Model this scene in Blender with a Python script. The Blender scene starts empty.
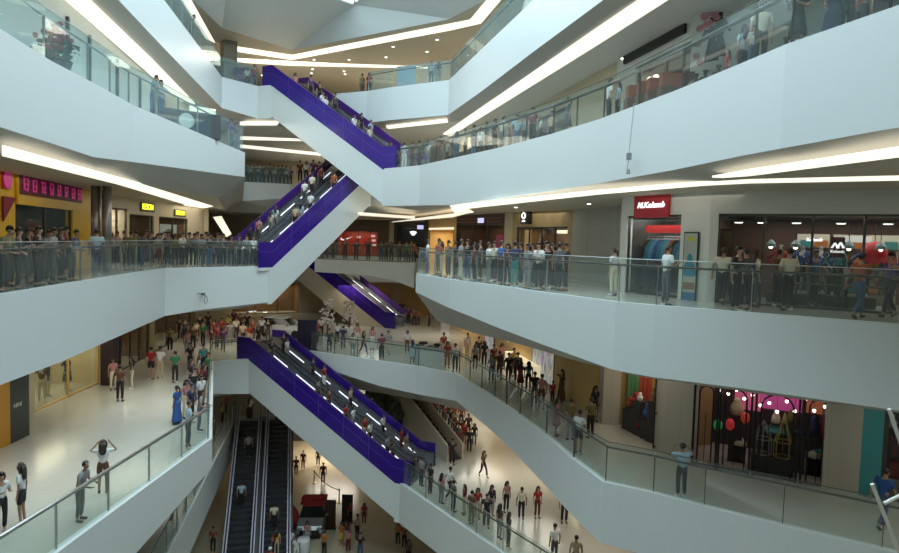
import bpy, bmesh, math, random
from mathutils import Vector, Matrix
random.seed(7)
sc = bpy.context.scene
COL = sc.collection
R = math.radians
# ------------------------------------------------------------------ camera
FPX, CX, CY = 620.0, 449.5, 276.5
EYE, PITCH, ROLL = 1.75, 35.0/620.0, 0.030
H = 6.0                                  # storey height
LV = {'G': -18.0, 'A': -12.0, 'B': -6.0, 'C': 0.0, 'D': 6.0, 'E': 12.0}
cp, sp = math.cos(math.atan(PITCH)), math.sin(math.atan(PITCH))
FW = Vector((0, cp, -sp)); _u0 = Vector((0, sp, cp)); _r0 = Vector((1, 0, 0))
RT = _r0*math.cos(ROLL) + _u0*math.sin(ROLL)
UP = _u0*math.cos(ROLL) - _r0*math.sin(ROLL)
CAM = Vector((0, 0, EYE))
def ray(px, py): return FW + RT*((px-CX)/FPX) + UP*((CY-py)/FPX)
def P(px, py, z):
    """where the sight line of a pixel meets height z: a plan point"""
    d = ray(px, py); t = (z-EYE)/d.z
    return Vector((CAM.x+d.x*t, CAM.y+d.y*t, z))
def ZV(px, py, p):
    """height on the vertical through plan point p that the pixel row py meets"""
    d = ray(px, py); t = (p.y-CAM.y)/d.y
    return EYE + d.z*t
def WP(px, py, a, b):
    """pixel on the vertical plane through a,b: (metres along from a, height)"""
    d = ray(px, py); n = Vector((b.y-a.y, -(b.x-a.x), 0))
    t = n.dot(a-CAM)/n.dot(d)
    q = CAM + d*t
    return ((q-a).xy.dot((b-a).xy.normalized()), q.z)
def proj(p):
    v = p-CAM; w = v.dot(FW)
    return (CX+FPX*v.dot(RT)/w, CY-FPX*v.dot(UP)/w)
cd = bpy.data.cameras.new('camera'); cam = bpy.data.objects.new('camera', cd); COL.objects.link(cam)
cd.sensor_width = 36.0; cd.lens = FPX*36.0/899.0; cd.clip_end = 300
cam.matrix_world = Matrix(((RT.x, UP.x, -FW.x, 0), (RT.y, UP.y, -FW.y, 0), (RT.z, UP.z, -FW.z, EYE), (0, 0, 0, 1)))
sc.camera = cam
# ------------------------------------------------------------------ materials
MATS = {}
def mat(name, col, rough=0.6, metal=0.0, emit=0.0, noise=0.0, scale=4.0, spec=None, ecol=None):
    if name in MATS: return MATS[name]
    m = bpy.data.materials.new(name); m.use_nodes = True
    nt = m.node_tree; b = nt.nodes['Principled BSDF']
    b.inputs['Base Color'].default_value = (*col, 1); b.inputs['Roughness'].default_value = rough
    b.inputs['Metallic'].default_value = metal
    if spec is not None: b.inputs['Specular IOR Level'].default_value = spec
    if emit > 0:
        b.inputs['Emission Color'].default_value = (*(ecol or col), 1); b.inputs['Emission Strength'].default_value = emit
    if noise > 0:
        tc = nt.nodes.new('ShaderNodeTexCoord'); nz = nt.nodes.new('ShaderNodeTexNoise')
        nz.inputs['Scale'].default_value = scale; nz.inputs['Detail'].default_value = 4
        rp = nt.nodes.new('ShaderNodeMapRange')
        rp.inputs['To Min'].default_value = 1-noise; rp.inputs['To Max'].default_value = 1+noise
        mx = nt.nodes.new('ShaderNodeVectorMath'); mx.operation = 'SCALE'
        mx.inputs[0].default_value = col
        nt.links.new(tc.outputs['Object'], nz.inputs['Vector']); nt.links.new(nz.outputs['Fac'], rp.inputs['Value'])
        nt.links.new(rp.outputs['Result'], mx.inputs['Scale']); nt.links.new(mx.outputs['Vector'], b.inputs['Base Color'])
    MATS[name] = m; return m
def glassmat(name, tint, gloss=0.10, haze=0.04, hz=(0.8, 0.85, 0.85)):
    m = bpy.data.materials.new(name); m.use_nodes = True; nt = m.node_tree; nt.nodes.clear()
    out = nt.nodes.new('ShaderNodeOutputMaterial')
    tr = nt.nodes.new('ShaderNodeBsdfTransparent'); tr.inputs[0].default_value = (*tint, 1)
    gl = nt.nodes.new('ShaderNodeBsdfGlossy'); gl.inputs['Roughness'].default_value = 0.02
    df = nt.nodes.new('ShaderNodeBsdfDiffuse'); df.inputs[0].default_value = (*hz, 1)
    fr = nt.nodes.new('ShaderNodeFresnel'); fr.inputs['IOR'].default_value = 1.5
    mm = nt.nodes.new('ShaderNodeMath'); mm.operation = 'MULTIPLY'; mm.inputs[1].default_value = 0.45; mn = nt.nodes.new('ShaderNodeMath'); mn.operation = 'MINIMUM'; mn.inputs[1].default_value = 0.10
    m1 = nt.nodes.new('ShaderNodeMixShader'); m2 = nt.nodes.new('ShaderNodeMixShader'); m1.inputs[0].default_value = haze
    nt.links.new(tr.outputs[0], m1.inputs[1]); nt.links.new(df.outputs[0], m1.inputs[2])
    nt.links.new(fr.outputs[0], mm.inputs[0]); nt.links.new(mm.outputs[0], mn.inputs[0]); nt.links.new(mn.outputs[0], m2.inputs[0])
    nt.links.new(m1.outputs[0], m2.inputs[1]); nt.links.new(gl.outputs[0], m2.inputs[2])
    nt.links.new(m2.outputs[0], out.inputs[0]); MATS[name] = m; return m
def tilemat(name, col, rough, tw, th, mort, msize=0.004, rough2=None):
    m = bpy.data.materials.new(name); m.use_nodes = True; nt = m.node_tree; b = nt.nodes['Principled BSDF']
    tc = nt.nodes.new('ShaderNodeTexCoord'); br = nt.nodes.new('ShaderNodeTexBrick')
    br.offset = 0.0; br.inputs['Scale'].default_value = 1.0
    br.inputs['Brick Width'].default_value = tw; br.inputs['Row Height'].default_value = th
    br.inputs['Mortar Size'].default_value = msize
    br.inputs['Color1'].default_value = (*col, 1); br.inputs['Color2'].default_value = (*[c*0.95 for c in col], 1)
    br.inputs['Mortar'].default_value = (*mort, 1)
    nt.links.new(tc.outputs['Object'], br.inputs['Vector']); nt.links.new(br.outputs['Color'], b.inputs['Base Color'])
    b.inputs['Roughness'].default_value = rough; MATS[name] = m; return m

WHITE = mat('white_painted_panel', (0.60, 0.635, 0.635), 0.38, noise=0.03, scale=0.25)
LIP = mat('white_edge_trim', (0.85, 0.86, 0.86), 0.4)
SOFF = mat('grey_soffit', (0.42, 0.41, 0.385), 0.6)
CEIL = mat('beige_ceiling', (0.54, 0.48, 0.385), 0.6, noise=0.03, scale=0.3)
DARKS = mat('dark_soffit_band', (0.17, 0.165, 0.155), 0.6)
WALLM = mat('cream_wall', (0.55, 0.47, 0.33), 0.5, noise=0.04, scale=0.6)
SHELL = mat('pale_wall', (0.52, 0.49, 0.43), 0.7)
FLOORM = tilemat('polished_cream_floor_tile', (0.47, 0.465, 0.41), 0.16, 1.2, 1.2, (0.38, 0.37, 0.32))
FLOORG = tilemat('beige_ground_floor_tile', (0.50, 0.43, 0.30), 0.25, 1.2, 1.2, (0.33, 0.28, 0.19))
STRIP = mat('warm_light_diffuser', (1.0, 0.93, 0.78), 0.5, emit=1.08, ecol=(1.0, 0.95, 0.80))
STRIPD = mat('warm_light_diffuser_dim', (1.0, 0.9, 0.7), 0.5, emit=0.85, ecol=(1.0, 0.93, 0.74))
SPOT = mat('downlight_lens', (1, 0.98, 0.92), 0.4, emit=5.0)
LED = mat('cool_led_strip', (0.9, 0.92, 1.0), 0.4, emit=1.2)
PALEC = mat('pale_grey_ceiling', (0.66, 0.66, 0.63), 0.6)
GLASS = glassmat('railing_glass', (0.90, 0.945, 0.925), 0.05, 0.03)
GLASSU = glassmat('upper_railing_glass', (0.82, 0.90, 0.90), 0.06, 0.07, (0.62, 0.78, 0.80))
SHOPGLASS = glassmat('shop_window_glass', (0.80, 0.84, 0.82), 0.05, 0.01)
SKYGLASS = glassmat('skylight_glass', (0.93, 0.97, 1.0), 0.05, 0.02)
STEEL = mat('brushed_steel', (0.46, 0.47, 0.47), 0.3, 0.9)
DSTEEL = mat('dark_bronze_rail', (0.07, 0.065, 0.055), 0.35, 0.5)
BLACK = mat('black_paint', (0.012, 0.012, 0.013), 0.4)
RUBBER = mat('black_rubber', (0.015, 0.015, 0.017), 0.35)
PURPLE = mat('purple_gloss_panel', (0.032, 0.012, 0.20), 0.22, noise=0.35, scale=0.9)
PURPIN = mat('plum_inner_panel', (0.055, 0.016, 0.15), 0.3, noise=0.25, scale=0.9)
STEP = mat('escalator_step', (0.06, 0.06, 0.064), 0.5, 0.3)
CHROME = mat('polished_rail', (0.55, 0.56, 0.6), 0.22, 0.85)
# ------------------------------------------------------------------ object helpers
def link(o): COL.objects.link(o); return o
def tag(o, label=None, cat=None, group=None, kind=None):
    if label: o['label'] = label
    if cat: o['category'] = cat
    if group: o['group'] = group
    if kind: o['kind'] = kind
    return o
def obj(name, bm, m, parent=None, smooth=False, loc=None):
    me = bpy.data.meshes.new(name); bm.normal_update(); bm.to_mesh(me); bm.free()
    for k in (m if isinstance(m, (list, tuple)) else [m]): me.materials.append(k)
    if smooth:
        for p in me.polygons: p.use_smooth = True
    o = bpy.data.objects.new(name, me); link(o)
    if parent: o.parent = parent
    if loc is not None: o.location = loc
    return o
def thing(name, loc, label, cat, group=None, rz=0.0):
    o = bpy.data.objects.new(name, None); link(o); o.location = loc; o.rotation_euler = (0, 0, rz)
    o.empty_display_size = 0.2
    return tag(o, label, cat, group)
def NB(): return bmesh.new()
def hexa(bm, v, mi=0):
    """8 corners: bottom 4 (ccw) then top 4"""
    q = [bm.verts.new(x) for x in v]
    for f in ((3, 2, 1, 0), (4, 5, 6, 7), (0, 1, 5, 4), (1, 2, 6, 5), (2, 3, 7, 6), (3, 0, 4, 7)):
        fc = bm.faces.new([q[i] for i in f]); fc.material_index = mi
def box(bm, c, s, mi=0, rz=0.0):
    x, y, z = s[0]/2, s[1]/2, s[2]/2; M = Matrix.Rotation(rz, 3, 'Z'); c = Vector(c)
    v = [c+M @ Vector(k) for k in ((-x, -y, -z), (x, -y, -z), (x, y, -z), (-x, y, -z), (-x, -y, z), (x, -y, z), (x, y, z), (-x, y, z))]
    hexa(bm, v, mi)
def prism(bm, pts, z0, z1, mi=0):
    """vertical prism over a plan polygon"""
    lo = [bm.verts.new((p[0], p[1], z0)) for p in pts]; hi = [bm.verts.new((p[0], p[1], z1)) for p in pts]
    n = len(pts); fs = [bm.faces.new(list(reversed(lo))), bm.faces.new(hi)]
    for i in range(n): fs.append(bm.faces.new((lo[i], lo[(i+1) % n], hi[(i+1) % n], hi[i])))
    for f in fs: f.material_index = mi
def tube(bm, pts, r, n=8, closed=False, mi=0):
    pts = [Vector(p) for p in pts]; rings = []
    for i, p in enumerate(pts):
        if closed: t = pts[(i+1) % len(pts)]-pts[i-1]
        else: t = pts[min(i+1, len(pts)-1)]-pts[max(i-1, 0)]
        t.normalize(); a = Vector((0, 0, 1)) if abs(t.z) < 0.9 else Vector((1, 0, 0))
        s = t.cross(a).normalized(); u = s.cross(t)
        rr = r[i] if isinstance(r, (list, tuple)) else r
        rings.append([bm.verts.new(p+(s*math.cos(2*math.pi*k/n)+u*math.sin(2*math.pi*k/n))*rr) for k in range(n)])
    m = len(rings)
    for i in range(m if closed else m-1):
        for k in range(n):
            f = bm.faces.new((rings[i][k], rings[i][(k+1) % n], rings[(i+1) % m][(k+1) % n], rings[(i+1) % m][k])); f.material_index = mi
    if not closed:
        bm.faces.new(list(reversed(rings[0]))).material_index = mi; bm.faces.new(rings[-1]).material_index = mi
def lathe(bm, prof, n=16, c=(0, 0, 0), mi=0, sy=1.0):
    rings = []
    for r, z in prof:
        rings.append([bm.verts.new((c[0]+r*math.cos(2*math.pi*k/n), c[1]+sy*r*math.sin(2*math.pi*k/n), c[2]+z)) for k in range(n)])
    for i in range(len(rings)-1):
        for k in range(n):
            bm.faces.new((rings[i][k], rings[i][(k+1) % n], rings[i+1][(k+1) % n], rings[i+1][k])).material_index = mi
    bm.faces.new(list(reversed(rings[0]))).material_index = mi; bm.faces.new(rings[-1]).material_index = mi
def ball(bm, c, r, seg=10, sc_=(1, 1, 1), mi=0):
    M = Matrix.Translation(c) @ Matrix.Diagonal((*[r*k for k in sc_], 1))
    g = bmesh.ops.create_uvsphere(bm, u_segments=seg, v_segments=max(5, seg*2//3), radius=1.0, matrix=M)
    for v in g['verts']:
        for f in v.link_faces: f.material_index = mi
def polyface(bm, pts, mi=0, flip=False):
    vs = [bm.verts.new(p) for p in pts]
    if flip: vs.reverse()
    f = bm.faces.new(vs); f.material_index = mi; return f
def text_mesh(s, size, ext=0.01, shear=0.0, align='CENTER', bold=0.0):
    cu = bpy.data.curves.new('lettering', 'FONT'); cu.body = s; cu.size = size; cu.extrude = ext; cu.shear = shear
    cu.align_x = align; cu.align_y = 'CENTER'; cu.offset = bold; cu.resolution_u = 3
    o = bpy.data.objects.new('tmp', cu); link(o); bpy.context.view_layer.update()
    me = bpy.data.meshes.new_from_object(o.evaluated_get(bpy.context.evaluated_depsgraph_get()))
    bpy.data.objects.remove(o); return me
def on_plane(o, a, b, u, z, off):
    """stand a mesh made in x,y upright on the vertical plane a-b, facing the atrium; off = metres in front"""
    t = (b-a).xy.normalized(); n = Vector((t.y, -t.x, 0))
    if n.dot(CAM-a) < 0: n = -n
    p = Vector((a.x+t.x*u, a.y+t.y*u, z))+n*off
    xa = Vector((t.x, t.y, 0))
    if xa.cross(Vector((0, 0, 1))).dot(n) < 0: xa = -xa
    o.matrix_world = Matrix(((xa.x, 0, n.x, p.x), (xa.y, 0, n.y, p.y), (0, 1, 0, p.z), (0, 0, 0, 1)))
def offset_poly(pts, d):
    """plan polyline moved d to its left"""
    out = []
    for i, p in enumerate(pts):
        ns = []
        for a, b in ((i-1, i), (i, i+1)):
            if 0 <= a and b < len(pts):
                t = (pts[b]-pts[a]).xy
                if t.length > 1e-6: t.normalize(); ns.append(Vector((-t.y, t.x)))
        n = sum(ns, Vector((0, 0))).normalized(); k = max(0.45, n.dot(ns[0]))
        out.append(Vector((p.x+n.x*d/k, p.y+n.y*d/k, p.z)))
    return out
# ------------------------------------------------------------------ galleries
SOF = {k: LV[k]-2.35 for k in 'ABCDE'}
def FR(lv, rows):
    out = []
    for px, yt, yb in rows:
        p = P(px, yt, LV[lv]); out.append((p, ZV(px, yb, p)))
    return out
def ext(fr, k, at_end=False):
    """carry a front on in a straight line"""
    if at_end: a, b = fr[-2], fr[-1]
    else: a, b = fr[1], fr[0]
    return (b[0]+(b[0]-a[0]).normalized()*k, b[1])
def V3(x, y, lv): return Vector((x, y, LV[lv]))
def struct(name, bm, m): return tag(obj(name, bm, m), kind='structure')
def fillpoly(bm, pts, z):
    from mathutils.geometry import delaunay_2d_cdt
    n = len(pts); r = delaunay_2d_cdt([Vector(p) for p in pts], [(i, (i+1) % n) for i in range(n)], [list(range(n))], 1, 1e-4)
    vs = [bm.verts.new((v.x, v.y, z)) for v in r[0]]
    for f in r[2]: bm.faces.new([vs[i] for i in f])
def slab(lv, front, back, inset=1.3, ceil=CEIL, floor=FLOORM, drop=None):
    pts = [f[0] for f in front]; zb = [f[1] for f in front]; L = LV[lv]; cz = L-2.35 if drop is None else L-drop
    bm = NB(); fillpoly(bm, [(p.x, p.y) for p in pts]+[(q[0], q[1]) for q in reversed(back)], L); struct('floor_gallery', bm, floor)
    # fascia: outer face, kerb on top, inner return
    inn = offset_poly(pts, 0.22); bm = NB(); K = 0.07
    for i in range(len(pts)-1):
        a, b, c, d = pts[i], pts[i+1], inn[i], inn[i+1]
        hexa(bm, [(a.x, a.y, zb[i]), (b.x, b.y, zb[i+1]), (d.x, d.y, zb[i+1]), (c.x, c.y, zb[i]),
                  (a.x, a.y, L+K), (b.x, b.y, L+K), (d.x, d.y, L+K), (c.x, c.y, L+K)])
    bmesh.ops.recalc_face_normals(bm, faces=bm.faces[:]); struct('trim_gallery_fascia', bm, WHITE)
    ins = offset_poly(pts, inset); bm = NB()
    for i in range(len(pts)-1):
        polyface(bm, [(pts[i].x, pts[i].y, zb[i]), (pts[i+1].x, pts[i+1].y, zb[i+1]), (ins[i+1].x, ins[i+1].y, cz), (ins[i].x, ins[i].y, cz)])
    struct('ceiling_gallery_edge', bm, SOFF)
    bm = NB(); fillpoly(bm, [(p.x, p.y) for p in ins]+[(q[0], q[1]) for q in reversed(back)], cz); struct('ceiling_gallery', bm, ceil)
    return pts
def railing(pts, lv, label, spacing=1.9, gh=1.32, hh=1.12, gm=None, hm=None, pm=None, off=0.11, hr=0.035, ph=None, cap=False):
    """glass balustrade along a gallery edge: panels, posts, handrail"""
    gm = gm or GLASS; hm = hm or DSTEEL; pm = pm or STEEL
    pts = offset_poly([Vector((p[0], p[1], 0)) for p in pts], off)
    t = thing('glass_balustrade', (pts[0].x, pts[0].y, LV[lv]), label, 'railing', 'glass balustrades of the galleries')
    o0 = pts[0]; Z0 = 0.07
    line = []
    for i in range(len(pts)-1):
        a, b = pts[i]-o0, pts[i+1]-o0; ln = (b-a).length; n = max(1, round(ln/spacing)); d = (b-a)/ln; ang = math.atan2(d.y, d.x)
        for k in range(n):
            s, e = a+d*(ln*k/n+0.02), a+d*(ln*(k+1)/n-0.02)
            bm = NB(); box(bm, (0, 0, gh/2), ((e-s).length, 0.018, gh)); g = obj('glass_panel', bm, gm, t)
            m = (s+e)/2; g.location = (m.x, m.y, Z0); g.rotation_euler = (0, 0, ang)
            if True:
                q = a+d*(ln*k/n); nn = Vector((-d.y, d.x, 0))
                bm = NB(); box(bm, (0, 0.035, (ph or hh)/2), (0.02, 0.06, ph or hh))
                pobj = obj('post', bm, pm, t); pobj.location = (q.x, q.y, Z0); pobj.rotation_euler = (0, 0, ang)
        line.append(a)
    line.append(pts[-1]-o0)
    hl = offset_poly([Vector((p.x, p.y, 0)) for p in line], 0.07)
    bm = NB(); tube(bm, [(p.x, p.y, Z0+(gh+0.02 if cap else hh)) for p in hl], hr, 8); obj('handrail', bm, hm, t, True)
    if cap is False and gh > hh+0.1:
        bm = NB(); tube(bm, [(p.x, p.y, Z0+gh) for p in line], 0.013, 6); obj('glass_top_edge', bm, pm, t, True)
    return t
# fronts, left to right in the picture (traced on each storey's floor plane)
PERP = lambda a, b, w: Vector((-(b-a).y, (b-a).x, 0)).normalized()*w
# E ---------------------------------------------------------------
e1 = FR('E', [(163, 0, 47), (222, 78, 108), (258, 87, 118.5), (272, 86, 118.5)])
UT = e1[-1][0].copy()                       # upper escalator, top near corner
e2 = FR('E', [(367, 92, 123), (393, 88, 120), (449, 81, 115), (482, 50, 92), (535, 0, 52)])
UB = P(383, 169.7, LV['D'])                 # upper escalator, bottom near corner
upn = PERP(UT, UB, 3.5); 
if upn.y < 0: upn = -upn
UTf = UT+upn; UBf = UB+upn
E_L = [ext(e1, 40)]+e1
E_R = e2+[ext(e2, 30, True)]
E_F = E_L+[(UTf, 9.8)]+E_R
ex = [f[0] for f in E_F]
slab('E', E_F, [(-34, ex[0].y), (-34, 72), (34, 72), (34, ex[-1].y)], 1.1, PALEC)
# D ---------------------------------------------------------------
d1 = FR('D', [(2, 33, 128), (50, 63, 143), (93, 85, 157), (133, 107, 162), (245, 154, 177)])
dL = [ext(d1, 18)]+d1
dback = FR('D', [(243, 182.5, 201), (290, 185, 198)])
d2 = FR('D', [(383, 169.7, 206), (398, 168.5, 206), (420, 166.5, 205.5), (450, 160, 205), (500, 149, 199), (550, 136, 191.5), (600, 121, 183.5), (678, 92, 170), (749, 63, 155.5), (786, 47.5, 149), (884, 14, 131.5)])
d2[0] = (UB, d2[0][1])
DTIP = [(Vector((-8.4, 44.6, 6)), 4.2), (UBf+Vector((0, .2, 0)), 4.0)]
dR = d2+[ext(d2, 14, True)]
slab('D', dL+dback+DTIP+dR, [(-34, dL[0][0].y), (-34, 72), (34, 72), (34, dR[-1][0].y+4)], 1.3)
# C ---------------------------------------------------------------
c1 = FR('C', [(2, 297, 384), (60, 287, 362), (165, 269.5, 316), (200, 268.6, 310), (272, 267.5, 302)])
MB = c1[-1][0].copy(); MT = Vector((-5.6, 42.0, 6.0))    # middle escalator foot / top, near line
mpn = PERP(MB, MT, 3.4)
if mpn.x > 0: mpn = -mpn
MBf, MTf = MB+mpn, MT+mpn
cL = [ext(c1, 16)]+c1
cb = [(Vector((x, y, 0)), z) for x, y, z in ((-10.6, 48.6, -.95), (-8.5, 47.5, -.95), (-6, 47.0, -1.0), (-4.2, 46.7, -1.3), (-2.65, 46.6, -1.85))]
c2 = FR('C', [(416, 275, 292), (450, 281, 308), (500, 287.5, 328), (543, 294.2, 344), (616, 304, 370), (655, 307.5, 377), (750, 315.2, 389), (899, 327, 410)])
cR = c2+[ext(c2, 12, True)]
slab('C', cL+[(MBf, -1.5), (Vector((-13.6, 45, 0)), -1.2), (Vector((-14.2, 51.9, 0)), -1.2)], [(-34, cL[0][0].y), (-34, 59), (-15.2, 59)], 1.2)
slab('C', cR, [(-2.5, 59), (34, 59), (34, cR[-1][0].y)], 1.2)
slab('C', cb, [(-10.8, 51.4), (-2.4, 51.4)], .25, CEIL, FLOORM, .95)
bm = NB(); polyface(bm, [(-34, 59, 0), (34, 59, 0), (34, 75, 0), (-34, 75, 0)]); struct('floor_rear_gallery', bm, FLOORM)
bm = NB(); polyface(bm, [(-34, 59, -2.3), (34, 59, -2.3), (34, 75, -2.3), (-34, 75, -2.3)]); struct('ceiling_rear_gallery', bm, CEIL)
bm = NB(); box(bm, (0, 59, -1.1), (68, .2, 2.4)); struct('trim_rear_gallery_fascia', bm, WHITE)
# B ---------------------------------------------------------------
b1 = FR('B', [(62, 552, 636), (212, 440, 468)])
bl = FR('B', [(213.5, 363, 394), (249, 360, 394)])
LT = bl[-1][0].copy(); LB = P(395, 483, LV['A'])          # lower escalator top / foot, near line
lpn = PERP(LT, LB, 3.5)
if lpn.y < 0: lpn = -lpn
LTf, LBf = LT+lpn, LB+lpn
b2 = FR('B', [(310, 352, 374), (333, 355.3, 371), (380, 362, 386), (417, 367.5, 394), (457, 375.5, 401), (492, 398, 430), (517, 415.5, 454), (543, 435, 481), (570, 459, 511), (603, 484, 543), (652, 495, 556), (703, 508.5, 571), (782, 528, 595), (882, 552, 625)])
bL = [ext(b1, 14)]+b1; bR = b2+[ext(b2, 14, True)]
slab('B', bL+bl+[(LTf, -7.4)]+bR, [(-34, bL[0][0].y), (-34, 75), (34, 75), (34, bR[-1][0].y)], 1.2)
# A ---------------------------------------------------------------
a1 = FR('A', [(170, 553, 600), (238, 415, 441)])
a2 = FR('A', [(395, 483, 522), (400, 484, 523), (450, 519, 562), (500, 553, 604)])
a2[0] = (LB, a2[0][1])
aL = [ext(a1, 22)]+a1; aR = a2+[ext(a2, 12, True)]
GT = Vector((-13.6, 46.0, LV['A'])); GB = Vector((-10.9, 35.6, LV['G']))  # lowest escalators, centre line
gd = (GT-GB).xy.normalized(); gl = Vector((-gd.y, gd.x, 0))
slab('A', aL+[(GT+gl*2.15+Vector((0, .4, 0)), -13.4), (GT-gl*2.15+Vector((0, .4, 0)), -13.4), (V3(-8, 47.6, 'A'), -13.6), (V3(-3.4, 47.6, 'A'), -13.6), (LBf, -13.9)]+aR,
     [(-34, aL[0][0].y), (-34, 75), (34, 75), (34, aR[-1][0].y)], 1.2)
# ground
bm = NB(); polyface(bm, [(-34, -8, -18), (34, -8, -18), (34, 75, -18), (-34, 75, -18)]); struct('floor', bm, FLOORG)
# ------------------------------------------------------------------ enclosing walls
for nm, c, s in (('wall_left', (-34.1, 33, 1), (.2, 84, 40)), ('wall_right', (34.1, 33, 1), (.2, 84, 40)), ('wall_back', (0, 75.1, 1), (68, .2, 40)), ('wall_front', (0, -9.1, 1), (68, .2, 40))):
    bm = NB(); box(bm, c, s); struct(nm, bm, SHELL)
# roof: ceiling over the top storey, folded white upstands, glazing
RZ = 15.6
op = [P(*k, RZ) for k in ((193, 0), (222, 28), (292, 50), (450, 19), (485, 0))]
ring = [Vector((-9.5, 2, RZ)), Vector((-12.5, 24, RZ))]+op+[Vector((6.6, 19, RZ)), Vector((10.5, 8, RZ)), Vector((4, -3, RZ))]
outer = [(-34, -9), (-34, 75), (34, 75), (34, -9)]
bm = NB()
vr = [bm.verts.new(p) for p in ring]; vo = [bm.verts.new((x, y, RZ)) for x, y in outer]
ed = [bm.edges.new((vr[i], vr[(i+1) % len(vr)])) for i in range(len(vr))]+[bm.edges.new((vo[i], vo[(i+1) % 4])) for i in range(4)]
bmesh.ops.triangle_fill(bm, use_beauty=True, edges=ed)
struct('ceiling', bm, CEIL)
bm = NB(); up = []
def at(px, py, y):
    d = ray(px, py); return CAM+d*((y-CAM.y)/d.y)
U2 = at(354, 4.5, 42.5); _n = (op[2]-op[1]).cross(U2-op[1]); _d = ray(231, -42); U1 = CAM+_d*(_n.dot(op[1]-CAM)/_n.dot(_d)); U3 = at(392, -34, 37.5)
TOPZ = 19.2
top = {}
L = ring
def q(*p): polyface(bm, p)
n = len(L)
T = [Vector((p.x*1.0, p.y, TOPZ)) for p in L]
i1, i2, i3, i4 = 3, 4, 5, 6
q(L[2], L[3], U1); q(L[3], L[4], U2, U1); q(L[4], L[5], U2); q(U2, L[5], U3); q(L[5], L[6], U3)
for i in range(n):
    j = (i+1) % n
    if i in (2, 3, 4, 5): continue
    q(L[i], L[j], T[j], T[i])
q(L[2], U1, T[2]); q(L[6], T[6], U3)
struct('ceiling_folded_upstand', bm, WHITE)
bm = NB()
gz = [T[2], U1, U2, U3, T[6]]+[T[i] for i in list(range(7, n))+[0, 1]]
c0 = Vector((-1, 18, 20.6))
for i in range(len(gz)): polyface(bm, [gz[i], gz[(i+1) % len(gz)], c0])
struct('window_skylight', bm, SKYGLASS)
bm = NB()
for i in range(len(gz)): tube(bm, [gz[i], c0], 0.07, 6)
tube(bm, gz, 0.09, 6, True); struct('trim_skylight_bars', bm, WHITE)
# ------------------------------------------------------------------ railings
pl = lambda fr: [f[0] for f in fr]
railing(pl(E_L)[:-1], 'E', 'topmost glass railing at upper left leading to the highest purple escalator', gm=GLASSU, hm=STEEL)
railing(pl(E_R), 'E', 'topmost glass railing on the far and right side under the skylight', gm=GLASSU, hm=DSTEEL)
railing(pl(dL), 'D', 'teal tinted glass railing on the upper left gallery above the yellow shop', gm=GLASSU, hm=STEEL)
railing(pl(dback), 'D', 'small distant glass railing seen between the upper left gallery and purple escalators', gm=GLASSU)
railing(pl(dR)[1:], 'D', 'long glass railing of the upper right gallery in front of the floral wall', gm=GLASS, spacing=2.1, hr=.06, pm=DSTEEL)
railing(pl(cL), 'C', 'eye level glass railing with a crowd below the yellow shop signs', gm=GLASS)
railing(pl(cb), 'C', 'short curved glass railing of the far bridge before the red sports shop', gm=GLASS)
railing(pl(cR), 'C', 'long glass railing on the right below the red shop sign', gm=GLASS, spacing=2.3)
railing(pl(bL), 'B', 'glass railing with thick steel handrail at lower left beside the white floor', hm=STEEL, gh=1.1, hh=1.16, hr=0.055, cap=True, spacing=2.4)
railing(pl(bl)[:1]+[bl[1][0]-(bl[1][0]-bl[0][0])*0.3], 'B', 'very short glass railing at the head of the lower purple escalator')
railing(pl(bL)[-1:]+pl(bl)[:1], 'B', 'glass railing seen end on between white floor and lower purple escalator', gm=GLASS)
railing(pl(bR), 'B', 'glass railing from the middle back round to the ironwork shop at lower right', spacing=2.1, pm=DSTEEL)
railing(pl(aL), 'A', 'dim glass railing beside the lowest escalators at lower left')
railing(pl(aR)[1:], 'A', 'lowest glass railing at bottom centre below the purple escalator foot', hm=DSTEEL, spacing=2.2)
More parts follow.
